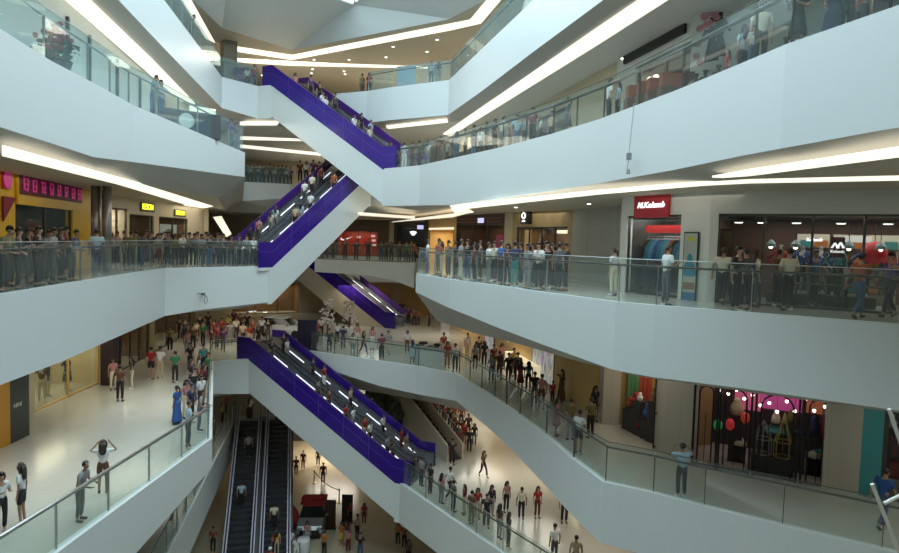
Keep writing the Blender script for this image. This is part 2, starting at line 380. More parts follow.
# ------------------------------------------------------------------ escalators
def escalator(foot, top, w, v0, s, label, group, clad=None, outer=None, outer_side=0, led=True, ch=2.05, extra=0.95, capw=0.03, capm=None):
    """one escalator lane: foot & top on its near line; v0 = lane offset from that line (metres towards s side)"""
    d = (top-foot); Lr = d.xy.length; rise = d.z; rz = math.atan2(d.y, d.x)
    t = thing('escalator', foot, label, 'escalator', group, rz)
    e = extra
    zf = lambda u: 0 if u <= 0 else (rise if u >= Lr else rise*u/Lr)
    st = [-e, 0, Lr, Lr+e]
    def ribbon(bm, va, vb, lo, hi, us=st):
        for i in range(len(us)-1):
            a, b = us[i], us[i+1]; y0, y1 = min(va*s, vb*s), max(va*s, vb*s)
            hexa(bm, [(a, y0, zf(a)+lo), (b, y0, zf(b)+lo), (b, y1, zf(b)+lo), (a, y1, zf(a)+lo), (a, y0, zf(a)+hi), (b, y0, zf(b)+hi), (b, y1, zf(b)+hi), (a, y1, zf(a)+hi)])
    if clad:
        bm = NB(); ribbon(bm, v0, v0+w, -ch, -0.16, [0, Lr] if clad is not WHITE else [-0.25, 0, Lr, Lr+0.25]); obj('truss_cladding', bm, clad, t)
    if outer_side:
        o = v0-0.02 if outer_side < 0 else v0+w-0.06
        if outer_side < 0 and clad:
            bm = NB(); ribbon(bm, v0-0.02, v0+0.1, -0.17, 0.0); obj('side_skirt', bm, clad, t)
        bm = NB(); ribbon(bm, o, o+0.08, 0.0, 1.38); obj('side_panel', bm, outer or PURPLE, t)
        if outer_side < 0:
            vl = mat('violet_seam_sheen', (0.10, 0.05, 0.34), 0.25)  # lighter violet strips paint in sheen lines together with the panel seams
            bm = NB(); ribbon(bm, o-0.006, o+0.004, 0.86, 0.885); obj('seam_sheen_line', bm, vl, t)
            for j in range(1, 6): bm = NB(); ribbon(bm, o-0.006, o+0.004, 0.02, 1.36, [Lr*j/6-.012, Lr*j/6+.012]); obj('seam_sheen_line', bm, vl, t)
        bm = NB(); ribbon(bm, o-0.01, o+0.09, 1.38, 1.42); obj('panel_cap', bm, PURPIN, t)
    for k, vv in enumerate((v0+0.24, v0+w-0.28)):
        bm = NB(); ribbon(bm, vv, vv+0.035, 0.05, 0.86); obj('inner_balustrade', bm, mat('balustrade_steel', (0.30, 0.31, 0.34), 0.28, 0.6), t)
        bm = NB(); ribbon(bm, vv-0.04, vv+0.08, 0.0, 0.14); obj('skirt_board', bm, STEEL, t)
        y = (vv+0.018)*s; pts = []
        for u in (-e+.1, 0, Lr, Lr+e-.1): pts.append((u, y, zf(u)+0.93))
        loop = [(-e, y, .35), (-e-.12, y, .65)]+pts+[(Lr+e+.12, y, rise+.65), (Lr+e, y, rise+.35)]
        bm = NB(); tube(bm, loop, 0.045, 8); obj('handrail', bm, RUBBER, t, True)
        bm = NB(); ribbon(bm, vv-capw, vv+0.035+capw, 0.85, 0.895); obj('handrail_guide', bm, capm or CHROME, t)
        if led:
            nseg = 5
            for j in range(nseg):
                if j == 3 and k == 0: continue
                ua, ub = Lr*(j+.12)/nseg, Lr*(j+.80)/nseg
                bm = NB(); vi = vv+0.036 if k == 0 else vv-0.022
                ribbon(bm, vi, vi+0.03, 0.50, 0.565, [ua, ub]); obj('light_strip', bm, LED, t)
    a0 = v0+0.30; a1 = v0+w-0.30; n = round(Lr/0.4); pitch = Lr/n; rs = rise/n
    bm = NB(); box(bm, (0, 0, -0.12), (pitch*0.98, a1-a0, 0.24))
    for k in range(9): box(bm, (0, (a1-a0)*(k-4)/10, 0.004), (pitch*0.9, 0.02, 0.012))
    so = None
    for i in range(n):
        if so is None: so = obj('step', bm, STEP, t); o = so
        else: o = so.copy(); link(o); o.parent = t
        o.location = (pitch*(i+.5), s*(a0+a1)/2, rs*(i+.5))
    for c, z in ((-e/2, 0), (Lr+e/2, rise)):
        bm = NB(); box(bm, (c, s*(a0+a1)/2, z+0.012), (e, a1-a0, 0.03)); obj('landing_plate', bm, STEEL, t)
    return t
def side(foot, top, n):
    d = (top-foot).xy; return 1 if Vector((-d.y, d.x)).dot(n.xy) > 0 else -1
g = 'pair of highest purple escalators'; s = side(UB, UT, upn)
escalator(UB, UT, 1.75, 0, s, 'highest escalator, near lane with vivid purple glossy side and white underside', g, WHITE, PURPLE, -1)
escalator(UB, UT, 1.75, 1.75, s, 'highest escalator, far lane behind the vivid purple near side', g, WHITE, PURPIN, 1)
g = 'pair of middle purple escalators'; s = side(MB, MT, mpn)
GREYW = mat('shaded_panel_grey', (0.62, 0.60, 0.56), 0.45)
escalator(MB, MT, 1.7, 0, s, 'middle escalator rising from the crowded eye level landing, near purple lane', g, WHITE, PURPLE, -1)
escalator(MB, MT, 1.7, 1.7, s, 'middle escalator, far lane with plum outer panel beside the crowded landing', g, WHITE, PURPIN, 1)
g = 'pair of lower purple escalators'; s = side(LB, LT, lpn)
escalator(LB, LT, 1.75, 0, s, 'long lower escalator, near lane with dark purple side and white underside', g, WHITE, PURPLE, -1)
escalator(LB, LT, 1.75, 1.75, s, 'long lower escalator, far lane below the middle back railing', g, WHITE, PURPLE, 1)
# rear escalator C -> B
RB = P(385, 328, LV['B']); RT_ = Vector((RB.x-8.9, RB.y+3.6, 0.0)); rn = PERP(RB, RT_, 1)
if rn.y < 0: rn = -rn
g = 'pair of rear purple escalators'; s = side(RB, RT_, rn)
escalator(RB, RT_, 1.7, 0, s, 'distant purple escalator behind the white one, near lane ending by dark shop', g, mat('beige_cladding', (0.5, 0.43, 0.32), 0.5), PURPLE, -1)
escalator(RB, RT_, 1.7, 1.7, s, 'distant purple escalator, far lane with thin lit rails in front of dark shop', g, MATS['beige_cladding'], PURPIN, 1)
# lowest pair G -> A
g = 'pair of lowest dark escalators'
escalator(GB+gl*2.1, GT+gl*2.1, 2.1, 0, -1, 'lowest escalator, dark lane next to the spotted white beam', g, mat('dark_cladding', (.12, .11, .10), .5), None, 0, False, 1.0, .95, .1, mat('lavender_grey_rail', (.5, .5, .58), .3))
escalator(GB+gl*2.1, GT+gl*2.1, 2.1, 2.1, -1, 'lowest escalator, dark lane nearer the display car', g, MATS['dark_cladding'], None, 0, False, 1.0, .95, .1, mat('lavender_grey_rail', (.5, .5, .58), .3))
# ------------------------------------------------------------------ shop walls
def at_d(px, d, z):
    """plan point on the sight line column px (at eye height) at distance d"""
    v = ray(px, 241+ (px-449.5)*0.03); return Vector((v.x*d/v.y, d, z))
NWALL = [0]
def wall(a, b, z1, bays=(), m=None, lint=None, depth=2.4):
    """wall from a to b, floor a.z to z1. bays: dict(u0,u1,top,back,inner,floor,glass,light,lcol,frame)"""
    m = m or WALLM; z0 = a.z; t = (b-a); t.z = 0; Lw = t.length; t.normalize(); n = Vector((t.y, -t.x, 0))
    if n.dot(CAM-a) < 0: n = -n
    n = -n                                            # n points away from the viewer
    def blk(bm, u0, u1, za, zb, d0, d1):
        p = [a+t*u0+n*d0, a+t*u1+n*d0, a+t*u1+n*d1, a+t*u0+n*d1]
        hexa(bm, [(k.x, k.y, za) for k in p]+[(k.x, k.y, zb) for k in p])
    bm = NB(); u = 0.0
    for B in sorted(bays, key=lambda k: k['u0']):
        if B['u0'] > u+0.01: blk(bm, u, B['u0'], z0, z1, 0, 0.3)
        if B['top'] < z1-0.02: blk(bm, B['u0'], B['u1'], B['top'], z1, 0, 0.3)
        u = B['u1']
    if u < Lw-0.01: blk(bm, u, Lw, z0, z1, 0, 0.3)
    bmesh.ops.recalc_face_normals(bm, faces=bm.faces[:]); struct('wall_shopfront', bm, m)
    for B in bays:
        D = B.get('depth', depth); u0, u1, tp = B['u0'], B['u1'], B['top']
        bm = NB(); blk(bm, u0, u1, z0, tp, D, D+.1); blk(bm, u0-.1, u0, z0, tp, .3, D+.1); blk(bm, u1, u1+.1, z0, tp, .3, D+.1)
        bmesh.ops.recalc_face_normals(bm, faces=bm.faces[:])
        struct('wall_shop_interior', bm, B.get('back', SHELL))
        bm = NB(); blk(bm, u0, u1, tp, tp+.08, .3, D); struct('ceiling_shop', bm, B.get('ceil', B.get('back', SHELL)))
        if B.get('glass', True):
            k = B.get('panes', max(1, round((u1-u0)/2.2)))
            bm = NB()
            for i in range(k): blk(bm, u0+(u1-u0)*i/k+.03, u0+(u1-u0)*(i+1)/k-.03, z0+.05, tp-.05, .12, .14)
            struct('window_shop', bm, SHOPGLASS)
            bm = NB()
            for i in range(k+1):
                c = u0+(u1-u0)*i/k; blk(bm, max(u0, c-.035), min(u1, c+.035), z0, tp, .08, .18)
            blk(bm, u0, u1, tp-.07, tp, .08, .18); blk(bm, u0, u1, z0, z0+.07, .08, .18)
            struct('window_shop_frame', bm, B.get('frame', DSTEEL))
        if B.get('light', 0) > 0:
            c = a+t*((u0+u1)/2)+n*(D*.5); ld = bpy.data.lights.new('shop_ceiling_light', 'AREA'); lo = bpy.data.objects.new('shop_ceiling_light', ld); link(lo)
            ld.shape = 'RECTANGLE'; ld.size = max(.5, (u1-u0)*.8); ld.size_y = D*.6; ld.energy = B['light']; ld.color = B.get('lcol', (1, .88, .7))
            lo.location = (c.x, c.y, tp-.06); lo.rotation_euler = (0, 0, math.atan2(t.y, t.x))
    return t, n
def bay(a, b, px0, px1, pytop=None, top=None, **k):
    hy = lambda p: 241+(p-449.5)*0.03 + (-(a.z)*5 if False else 0)
    yy = pytop if pytop is not None else hy(px0)
    u0, zt = WP(px0, yy, a, b); u1, _ = WP(px1, yy, a, b)
    if u0 > u1: u0, u1 = u1, u0
    return dict(u0=max(0.0, u0), u1=u1, top=top if top is not None else zt, **k)
YEL = mat('yellow_shop_panel', (0.72, 0.42, 0.015), 0.35)
GOLD = mat('golden_wall', (0.62, 0.42, 0.16), 0.4, noise=0.15, scale=0.7)
DKIN = mat('dark_shop_interior', (0.035, 0.032, 0.03), 0.5)
BRIN = mat('brown_shop_interior', (0.16, 0.085, 0.045), 0.5, noise=0.4, scale=1.2)
STONE = tilemat('grey_stone_cladding', (0.36, 0.37, 0.345), 0.45, 1.4, 0.9, (0.28, 0.29, 0.27), 0.012)
TRAV = tilemat('travertine_column', (0.46, 0.43, 0.36), 0.5, 0.9, 1.6, (0.36, 0.33, 0.27), 0.01)
WOOD = mat('pale_wood_cladding', (0.40, 0.30, 0.15), 0.5, noise=0.25, scale=2.5)
GREENW = mat('green_glass_wall', (0.42, 0.52, 0.46), 0.2)
SH = lambda lv: LV[lv]-0.0
CZ = SOF['D']; BZ = SOF['C']; DZ = SOF['E']; AZ = SOF['B']
WARM = (1, .80, .52); COOL = (.95, .97, 1.0)
# ---- C left
cl0, cl1 = at_d(-40, 18.5, 0), at_d(107, 32, 0); cl2 = at_d(204, 45, 0)
b1_ = bay(cl0, cl1, 15.5, 73, top=2.9, back=mat('teal_grey_interior', (.10, .115, .105), .4), light=22, lcol=COOL, panes=2)
wall(cl0, cl1, CZ, [b1_], YEL)
wall(cl1, cl2, CZ, [bay(cl1, cl2, 109, 128, top=3.0, back=mat('bright_interior', (.6, .5, .38), .5), light=60, lcol=(1, .9, .75), panes=2),
                    bay(cl1, cl2, 129.5, 154, top=2.75, back=BRIN, light=9, lcol=WARM), bay(cl1, cl2, 159, 188, top=2.75, back=BRIN, light=16, lcol=WARM)], WALLM)
cl3 = Vector((cl2.x-3, 52, 0)); wall(cl2, cl3, CZ, [], WALLM)
# ---- C right: wood front, stone wall, outdoor-clothes shop
r0, r1, r2 = at_d(428, 51, 0), at_d(456, 45, 0), at_d(504, 39.5, 0)
r3, r4, r5 = at_d(512, 38.5, 0), at_d(572, 33.5, 0), at_d(618, 29.0, 0)
r6, r7 = P(618, 291.5, 0), P(706, 302, 0); r8 = P(899, 315.2, 0); r8 = r7+(r8-r7)*1.9
rr0 = at_d(428, 51, 0)
wall(r0, r1, CZ, [bay(r0, r1, 430, 453, top=2.6, back=GOLD, light=110, lcol=WARM, glass=False)], GOLD)
wall(r1, r2, CZ, [bay(r1, r2, 457, 503, top=3.0, back=BRIN, light=35, lcol=(1, .7, .5))], mat('dark_maroon_front', (.07, .03, .025), .4))
wall(r2, r3, CZ, [], WALLM)
wall(r3, r4, CZ, [bay(r3, r4, 516, 567, top=2.75, back=BRIN, light=75, lcol=WARM, panes=4, frame=BLACK)], WOOD)
wall(r4, r5, CZ, [], STONE); wall(r5, r6, CZ, [], STONE)
LITW = mat('white_shop_front', (.62, .62, .58), .5)
t6, n6 = wall(r6, r7, CZ, [bay(r6, r7, 626, 680, top=2.93, back=DKIN, ceil=DKIN, light=95, lcol=COOL, depth=2.0)], LITW)
t7, n7 = wall(r7, r8, CZ, [dict(u0=.25, u1=(r8-r7).length-.3, top=2.93, back=mat('red_brown_interior', (.14, .05, .035), .5), ceil=DKIN, light=150, lcol=(1, .93, .85), depth=4.5, panes=7, frame=DSTEEL)], LITW)
# ---- C far side
f0 = [Vector((-13, 62, 0)), Vector((-1.0, 62, 0)), Vector((1.5, 55, 0))]
wall(Vector((-16, 62, 0)), f0[1], CZ, [bay(Vector((-16, 62, 0)), f0[1], 338, 378, top=2.6, back=mat('red_sports_interior', (.30, .02, .015), .4), light=80, lcol=WARM),
     bay(Vector((-16, 62, 0)), f0[1], 397, 428, top=3.2, back=DKIN, light=10)], mat('umber_wall', (.16, .12, .08), .5))
wall(f0[1], r0, CZ, [], DKIN)
wall(Vector((-30, 62.1, 0)), Vector((-16, 62.0, 0)), CZ, [], WALLM)
# ---- B left
l0, l1, l2 = at_d(-90, 19.5, -6), at_d(103, 31.5, -6), at_d(196, 49.5, -6)
GLOSSW = mat('glossy_cream_wall', (0.50, 0.44, 0.30), 0.12, noise=0.05, scale=.5)
wall(l0, l1, BZ, [bay(l0, l1, 34, 100, top=-2.9, back=mat('cream_interior', (.55, .47, .30), .4), light=110, lcol=(1, .86, .6), panes=2, frame=GOLD)], GLOSSW)
wall(l1, l2, BZ, [bay(l1, l2, 112, 150, top=-2.9, back=BRIN, light=60, lcol=WARM, panes=4), bay(l1, l2, 155, 192, top=-2.9, back=BRIN, light=60, lcol=WARM, panes=3)], mat('olive_front', (.20, .16, .08), .4))
l3 = Vector((-21, 60, -6)); wall(l2, l3, BZ, [], WALLM)
# ---- B far
wall(l3, Vector((-9.0, 66, -6)), BZ, [bay(l3, Vector((-9.0, 66, -6)), 215, 300, top=-3.0, back=BRIN, light=160, lcol=WARM)], WALLM)
fb0, fb1, fb2 = Vector((-13.0, 67, -6)), Vector((-5.2, 66, -6)), Vector((-1.2, 64, -6))
wall(fb0, fb1, BZ, [bay(fb0, fb1, 337, 394, top=-2.9, back=BRIN, light=40, lcol=WARM, glass=False, depth=5)], WALLM)
wall(fb1, fb2, BZ, [], GOLD)
q0, q1 = P(612, 425, -6), P(664, 454, -6); q2, q3 = P(690, 464, -6), P(838, 491, -6); q4, q5 = P(858, 495, -6), P(879, 499, -6)
wall(fb2, q0+Vector((-.45, .9, 0)), BZ, [], GOLD)
bm = NB(); box(bm, (0, 0, 1.82), (.75, .9, 3.64)); tag(obj('pillar', bm, TRAV, loc=q0+Vector((-.05, .5, 0))), kind='structure')
wall(q0, q1, BZ, [bay(q0, q1, 614.5, 663, top=-2.75, back=mat('toy_shop_interior', (.32, .23, .10), .5), light=40, lcol=(1, .85, .6), glass=False, depth=2.5)], TRAV)
wall(q1, q2, BZ, [], TRAV)
wall(q2, q3, BZ, [bay(q2, q3, 691, 837, top=-2.75, back=mat('night_interior', (.05, .035, .04), .5), light=26, lcol=(1, .75, .7), glass=False, depth=3.2)], TRAV)
wall(q3, q4, BZ, [], TRAV)
wall(q4, q5, BZ, [], mat('teal_panel', (.05, .28, .30), .35))
q6 = q5+(q5-q4).normalized()*9
wall(q5, q6, BZ, [dict(u0=.1, u1=8.5, top=-2.8, back=DKIN, light=25, lcol=COOL, panes=3)], DKIN)
# ---- D left / right
dl0, dl1, dl2 = Vector((-9.9, 4, 6)), Vector((-13.4, 21.3, 6)), Vector((-15.6, 32.5, 6))
PARTW = mat('white_partition_panel', (.62, .64, .60), .45)
dl0 = Vector((-12.2, 4, 6)); wall(dl0, dl1, DZ, [dict(u0=6, u1=13.5, top=8.9, back=mat('floral_interior', (.35, .36, .28), .5), light=70, lcol=(1, .95, .85), depth=2)], PARTW)
wall(dl1, dl2, DZ, [], PARTW); wall(dl2, Vector((-18, 50, 6)), DZ, [], WALLM)
dr = [Vector((-1.5, 54, 6)), Vector((3.6, 40, 6)), Vector((6.9, 27, 6)), Vector((8.35, 21.3, 6)), Vector((12.2, 19.6, 6)), Vector((22, 21.5, 6))]
wall(dr[0], dr[1], DZ, [dict(u0=2, u1=13, top=8.7, back=BRIN, light=80, lcol=WARM)], WALLM)
wall(dr[1], dr[2], DZ, [dict(u0=1, u1=8.5, top=8.8, back=mat('teal_interior', (.16, .2, .18), .5), light=70, lcol=COOL)], WALLM)
wall(dr[2], dr[3], DZ, [bay(dr[2], dr[3], 628, 686, top=9.0, back=BRIN, light=45, lcol=(1, .7, .5))], LITW)
wall(dr[3], dr[4], DZ, [], PARTW); wall(dr[4], dr[5], DZ, [], PARTW)
wall(Vector((-30, 66, 6)), Vector((-2, 66, 6)), DZ, [], WALLM)
# ---- E far
wall(Vector((-30, 66, 12)), Vector((-4, 64, 12)), RZ, [], WALLM)
wall(Vector((-4, 64, 12)), Vector((8, 30, 12)), RZ, [bay(Vector((-4, 64, 12)), Vector((8, 30, 12)), 416, 429, top=14.8, back=mat('bright_interior', (.6, .5, .38), .5), light=150, lcol=(1, .92, .6), glass=False)], WALLM)
wall(Vector((-30, 66, 12)), Vector((-17, 20, 12)), RZ, [], WALLM)
# ---- A and ground
ar0, ar1, ar2 = Vector((-2, 62, -12)), P(548, 460, -12), P(612, 522, -12)
wall(ar0, ar1, AZ, [dict(u0=4, u1=16, top=-9, back=GOLD, light=120, lcol=WARM)], GOLD)
wall(ar1, ar2+(ar2-ar1)*.6, AZ, [dict(u0=1, u1=5, top=-9.2, back=GOLD, light=60, lcol=WARM)], mat('umber_wall', (.16, .12, .08), .5))
wall(Vector((-20, 64, -12)), ar0, AZ, [dict(u0=3, u1=15, top=-9, back=BRIN, light=100, lcol=WARM)], WALLM)
wall(Vector((-22, 10, -12)), Vector((-22, 62, -12)), AZ, [], WALLM)
wall(Vector((-26, 66, -18)), Vector((12, 66, -18)), -14.4, [dict(u0=8, u1=30, top=-15, back=GOLD, light=200, lcol=WARM)], GOLD)
# ------------------------------------------------------------------ ceiling light strips
def strip(quads, z, label, m=STRIP, grp='warm light strips set in the gallery ceilings'):
    bm = NB(); c = None
    for qd in quads:
        p = [P(x, y, z-.03) for x, y in qd]
        if c is None: c = p[0].copy()
        p = [k-c for k in p]
        if (p[1]-p[0]).cross(p[2]-p[0]).z < 0: p.reverse()
        hexa(bm, p+[k+Vector((0, 0, .05)) for k in p])
    o = obj('ceiling_light_strip', bm, m, loc=c); return tag(o, label, 'ceiling light', grp)
strip([[(20, -66), (150, 58), (147, 72), (-10, -66)], [(150, 58), (195, 104), (180, 101), (147, 72)]], DZ, 'broad bright light strip above the upper left glass railing')
strip([[(443, 134), (505, 92), (522, 92), (450, 136.5)], [(505, 92), (600, 27), (600, 43.5), (522, 92)], [(600, 27), (720, -54), (748, -51), (600, 43.5)]], DZ, 'broad bright light strip running up over the upper right gallery')
strip([[(386, 126.5), (447, 119.5), (448, 122.5), (388, 129)]], DZ, 'short light strip beneath the far top gallery, above the escalator foot')
strip([[(240, 122.2), (279, 122.2), (277, 125.4), (240, 125.4)]], DZ, 'far light strip, topmost of three left of the white escalator side')
strip([[(240, 136.6), (298, 139.0), (302, 141.2), (240, 139.8)]], DZ, 'far light strip, middle of three left of the white escalator side')
strip([[(240, 144.8), (320, 153.0), (324, 156), (240, 147.8)]], DZ, 'far light strip, lowest of three left of the white escalator side')
strip([[(2, 147), (138, 183.5), (116, 184), (2, 156)], [(138, 183.5), (190, 199.4), (190, 206), (116, 184)], [(190, 199.4), (213, 206.5), (190, 211), (184, 204.5)]], CZ, 'long tapering light strip above the yellow shop sign at left')
strip([[(450, 206), (600, 191.2), (600, 194.4), (470, 208.4)], [(600, 191.2), (676, 184.6), (703, 185.8), (600, 194.4)], [(676, 184.6), (750, 180.3), (750, 183.4), (703, 185.8)], [(750, 180.3), (930, 176), (930, 180), (750, 183.4)]], CZ, 'long thin light strip over the red sign and outdoor clothes shop')
strip([[(712, 177.6), (749, 171), (749, 176.2), (722, 178)], [(749, 171), (930, 144.5), (930, 153.5), (749, 176.2)]], CZ, 'wedge shaped light strip under the right hand upper gallery')
strip([[(450, 206.3), (464, 206), (474, 212.5), (456, 214.6)]], CZ, 'short kinked light panel over the gold lit shop in the middle', STRIPD)
strip([[(358, 213), (415, 217), (415, 219), (358, 215.4)]], CZ-.3, 'thin far light strip over the red sports shop', STRIPD)
strip([[(392, 222.3), (450, 214.6), (472, 212.4), (452, 217.4), (395, 224)][:4]], CZ-.3, 'thin far light strip above the dark shop by the column', STRIPD)
strip([[(232, 46), (292, 55.3), (292, 60), (232, 51)], [(292, 55.3), (450, 24), (450, 30.5), (292, 60)], [(450, 24), (470, 20), (481, 23.5), (450, 30.5)], [(470, 20), (487, 0), (501, 0), (481, 23.5)], [(487, 0), (520, -40), (538, -43), (501, 0)]], RZ, 'light strip following the edge of the folded white roof')
strip([[(205, 57), (292, 62.2), (428, 66.8), (428, 68.6), (292, 65.8), (205, 60.5)][:3]+[(428, 68.6)], [(205, 57), (428, 68.6), (292, 65.8), (205, 60.5)]], RZ, 'straight far light strip over the topmost people')
strip([[(181, 0), (191, 0), (215, 43), (206, 39)], [(160, -40), (168, -40), (191, 0), (181, 0)]], RZ, 'steep light strip over the topmost left railing')
# slanting light box beyond the yellow signs
bm = NB(); pa, pb = at_d(213, 46, 0), at_d(231, 46, 0)
pts = []
for x, y in ((213, 217), (221, 216), (231, 234), (226, 237)):
    d = ray(x, y); pts.append(CAM+d*(46/d.y))
c = pts[0].copy(); f = [k-c for k in pts]; hexa(bm, f+[k+Vector((0, .12, 0)) for k in f]); bmesh.ops.recalc_face_normals(bm, faces=bm.faces[:])
tag(obj('wall_light', bm, STRIPD, loc=c), 'slanting bright light bar beside the foot of the middle escalator', 'wall light')
# ------------------------------------------------------------------ downlights
def downlight(px, py, z, lab, r=.09, m=SPOT):
    p = P(px, py, z); o = thing('downlight', p, lab, 'downlight', 'small round ceiling downlights')
    bm = NB(); lathe(bm, [(r*1.35, -.02), (r*1.35, .01)], 14); obj('trim_ring', bm, STEEL, o)
    bm = NB(); lathe(bm, [(r, -.035), (r, -.015)], 14); obj('lens', bm, m, o)
ORD = ['first', 'second', 'third', 'fourth', 'fifth', 'sixth', 'seventh', 'eighth', 'ninth', 'tenth', 'eleventh', 'twelfth', 'thirteenth', 'fourteenth']
for i, k in enumerate(((314, 59.5), (312.5, 69), (311.5, 73), (344, 71), (349, 59.5), (386, 57), (393, 46.5), (427, 51.5), (437, 39.5), (262, 75), (345, 74))): downlight(*k, RZ, 'tiny downlight in the brown topmost ceiling, %s from the escalator head' % ORD[i])
for i, k in enumerate(((589, 203.5), (516, 207))): downlight(*k, CZ, 'small downlight in the ceiling by the %s' % ('stone wall' if i == 0 else 'wood clad front'))
for i, k in enumerate(((623, 58), (634, 54), (560, 107))): downlight(*k, DZ, 'downlight on the upper right ceiling, %s one beside the black sign band' % ORD[i])
for i, k in enumerate(((251, 311), (254, 310.5), (265, 311.5))): downlight(*k, BZ, 'tiny downlight under the middle escalator landing, %s of three' % ORD[i], .12)
# ------------------------------------------------------------------ light
w = bpy.data.worlds.new('sky'); sc.world = w; w.use_nodes = True
bg = w.node_tree.nodes['Background']; bg.inputs[0].default_value = (0.77, 0.94, 1.0, 1); bg.inputs[1].default_value = 5.4
pd = bpy.data.lights.new('skylight_portal', 'AREA'); po = bpy.data.objects.new('skylight_portal', pd); link(po)
pd.shape = 'RECTANGLE'; pd.size = 26; pd.size_y = 46; po.location = (-2, 20, 18.0); pd.cycles.is_portal = True
def gallery_lamp(x, y, z, e, sx=4, sy=4, col=(1, .91, .77)):
    ld = bpy.data.lights.new('gallery_ceiling_light', 'AREA'); lo = bpy.data.objects.new('gallery_ceiling_light', ld); link(lo)
    ld.shape = 'RECTANGLE'; ld.size = sx; ld.size_y = sy; ld.energy = e*.5; ld.color = col; lo.location = (x, y, z-.12)
for x, y, z, e in ((-13.5, 22, CZ, 60), (-14, 33, CZ, 90), (-17, 42, CZ, 130), (-8, 55, CZ, 130), (6, 36, CZ, 120), (9, 22, CZ, 60), (15, 15, CZ, 40),
                   (-13.5, 18, BZ, 180), (-13.5, 28, BZ, 220), (-15, 42, BZ, 330), (-8, 56, BZ, 420), (-1, 50, BZ, 320), (4, 38, BZ, 220), (8, 24, BZ, 90), (14, 16, BZ, 90),
                   (3, 46, AZ, 420), (5, 36, AZ, 320), (7, 27, AZ, 200), (-8, 56, AZ, 380), (-16, 38, AZ, 150),
                   (-10, 55, -14.3, 900),
                   (-14, 40, DZ, 300), (-10, 60, DZ, 900), (0, 46, DZ, 450), (-14, 50, RZ, 700), (-4, 54, RZ, 900), (3, 45, RZ, 600)):
    gallery_lamp(x, y, z, e)
sc.view_settings.view_transform = 'Standard'; sc.view_settings.look = 'None'; sc.view_settings.exposure = 0.0; sc.view_settings.gamma = 1.0

bm = NB(); box(bm, (0, 0, 1.8), (.95, .95, 3.6), rz=.6); tag(obj('pillar', bm, mat('umber_pillar', (.22, .19, .14), .5), loc=at_d(227, 45.5, 12)), kind='structure')
# ------------------------------------------------------------------ people
YS = 0.80
def skin_mesh(verts, edges, rad, root=0, sub=1):
    me = bpy.data.meshes.new('s'); me.from_pydata([(x, y/YS, z) for x, y, z in verts], edges, [])
    o = bpy.data.objects.new('s', me); link(o)
    o.modifiers.new('k', 'SKIN').use_smooth_shade = True
    if sub:
        m = o.modifiers.new('u', 'SUBSURF'); m.levels = sub; m.render_levels = sub
    for i, r in enumerate(rad):
        d = me.skin_vertices[0].data[i]; d.radius = (r, r); d.use_root = (i == root)
    dg = bpy.context.evaluated_depsgraph_get(); dg.update()
    out = bpy.data.meshes.new_from_object(o.evaluated_get(dg)); bpy.data.objects.remove(o); bpy.data.meshes.remove(me)
    for v in out.vertices: v.co.y *= YS
    return out
ARM = {'down': ((.055, .02, -.28), (.065, -.03, -.52)), 'rail': ((.09, -.07, -.26), (.01, -.30, -.27)), 'phone': ((.07, -.01, -.28), (-.05, -.25, -.16)),
       'photo': ((.12, -.18, -.20), (-.03, -.29, .06)), 'hip': ((.21, .06, -.23), (.04, -.03, -.44)), 'raise': ((.20, -.08, -.03), (.02, -.10, .20)),
       'fwd': ((.055, -.10, -.26), (.05, -.27, -.44)), 'back': ((.06, .11, -.26), (.06, .12, -.50)), 'fold': ((.10, -.04, -.27), (-.17, -.20, -.20))}
POSE = {'stand': ('down', 'down', 0, 3), 'rail': ('rail', 'rail', 0, 14), 'phone': ('phone', 'phone', 0, 4), 'photo': ('photo', 'photo', 0, 0), 'walk': ('fwd', 'back', 1, 5),
        'hip': ('hip', 'down', 0, 0), 'raise': ('raise', 'down', 0, 2), 'fold': ('fold', 'fold', 0, 0), 'ride': ('fwd', 'down', 0, 2), 'both': ('raise', 'raise', 0, 4)}
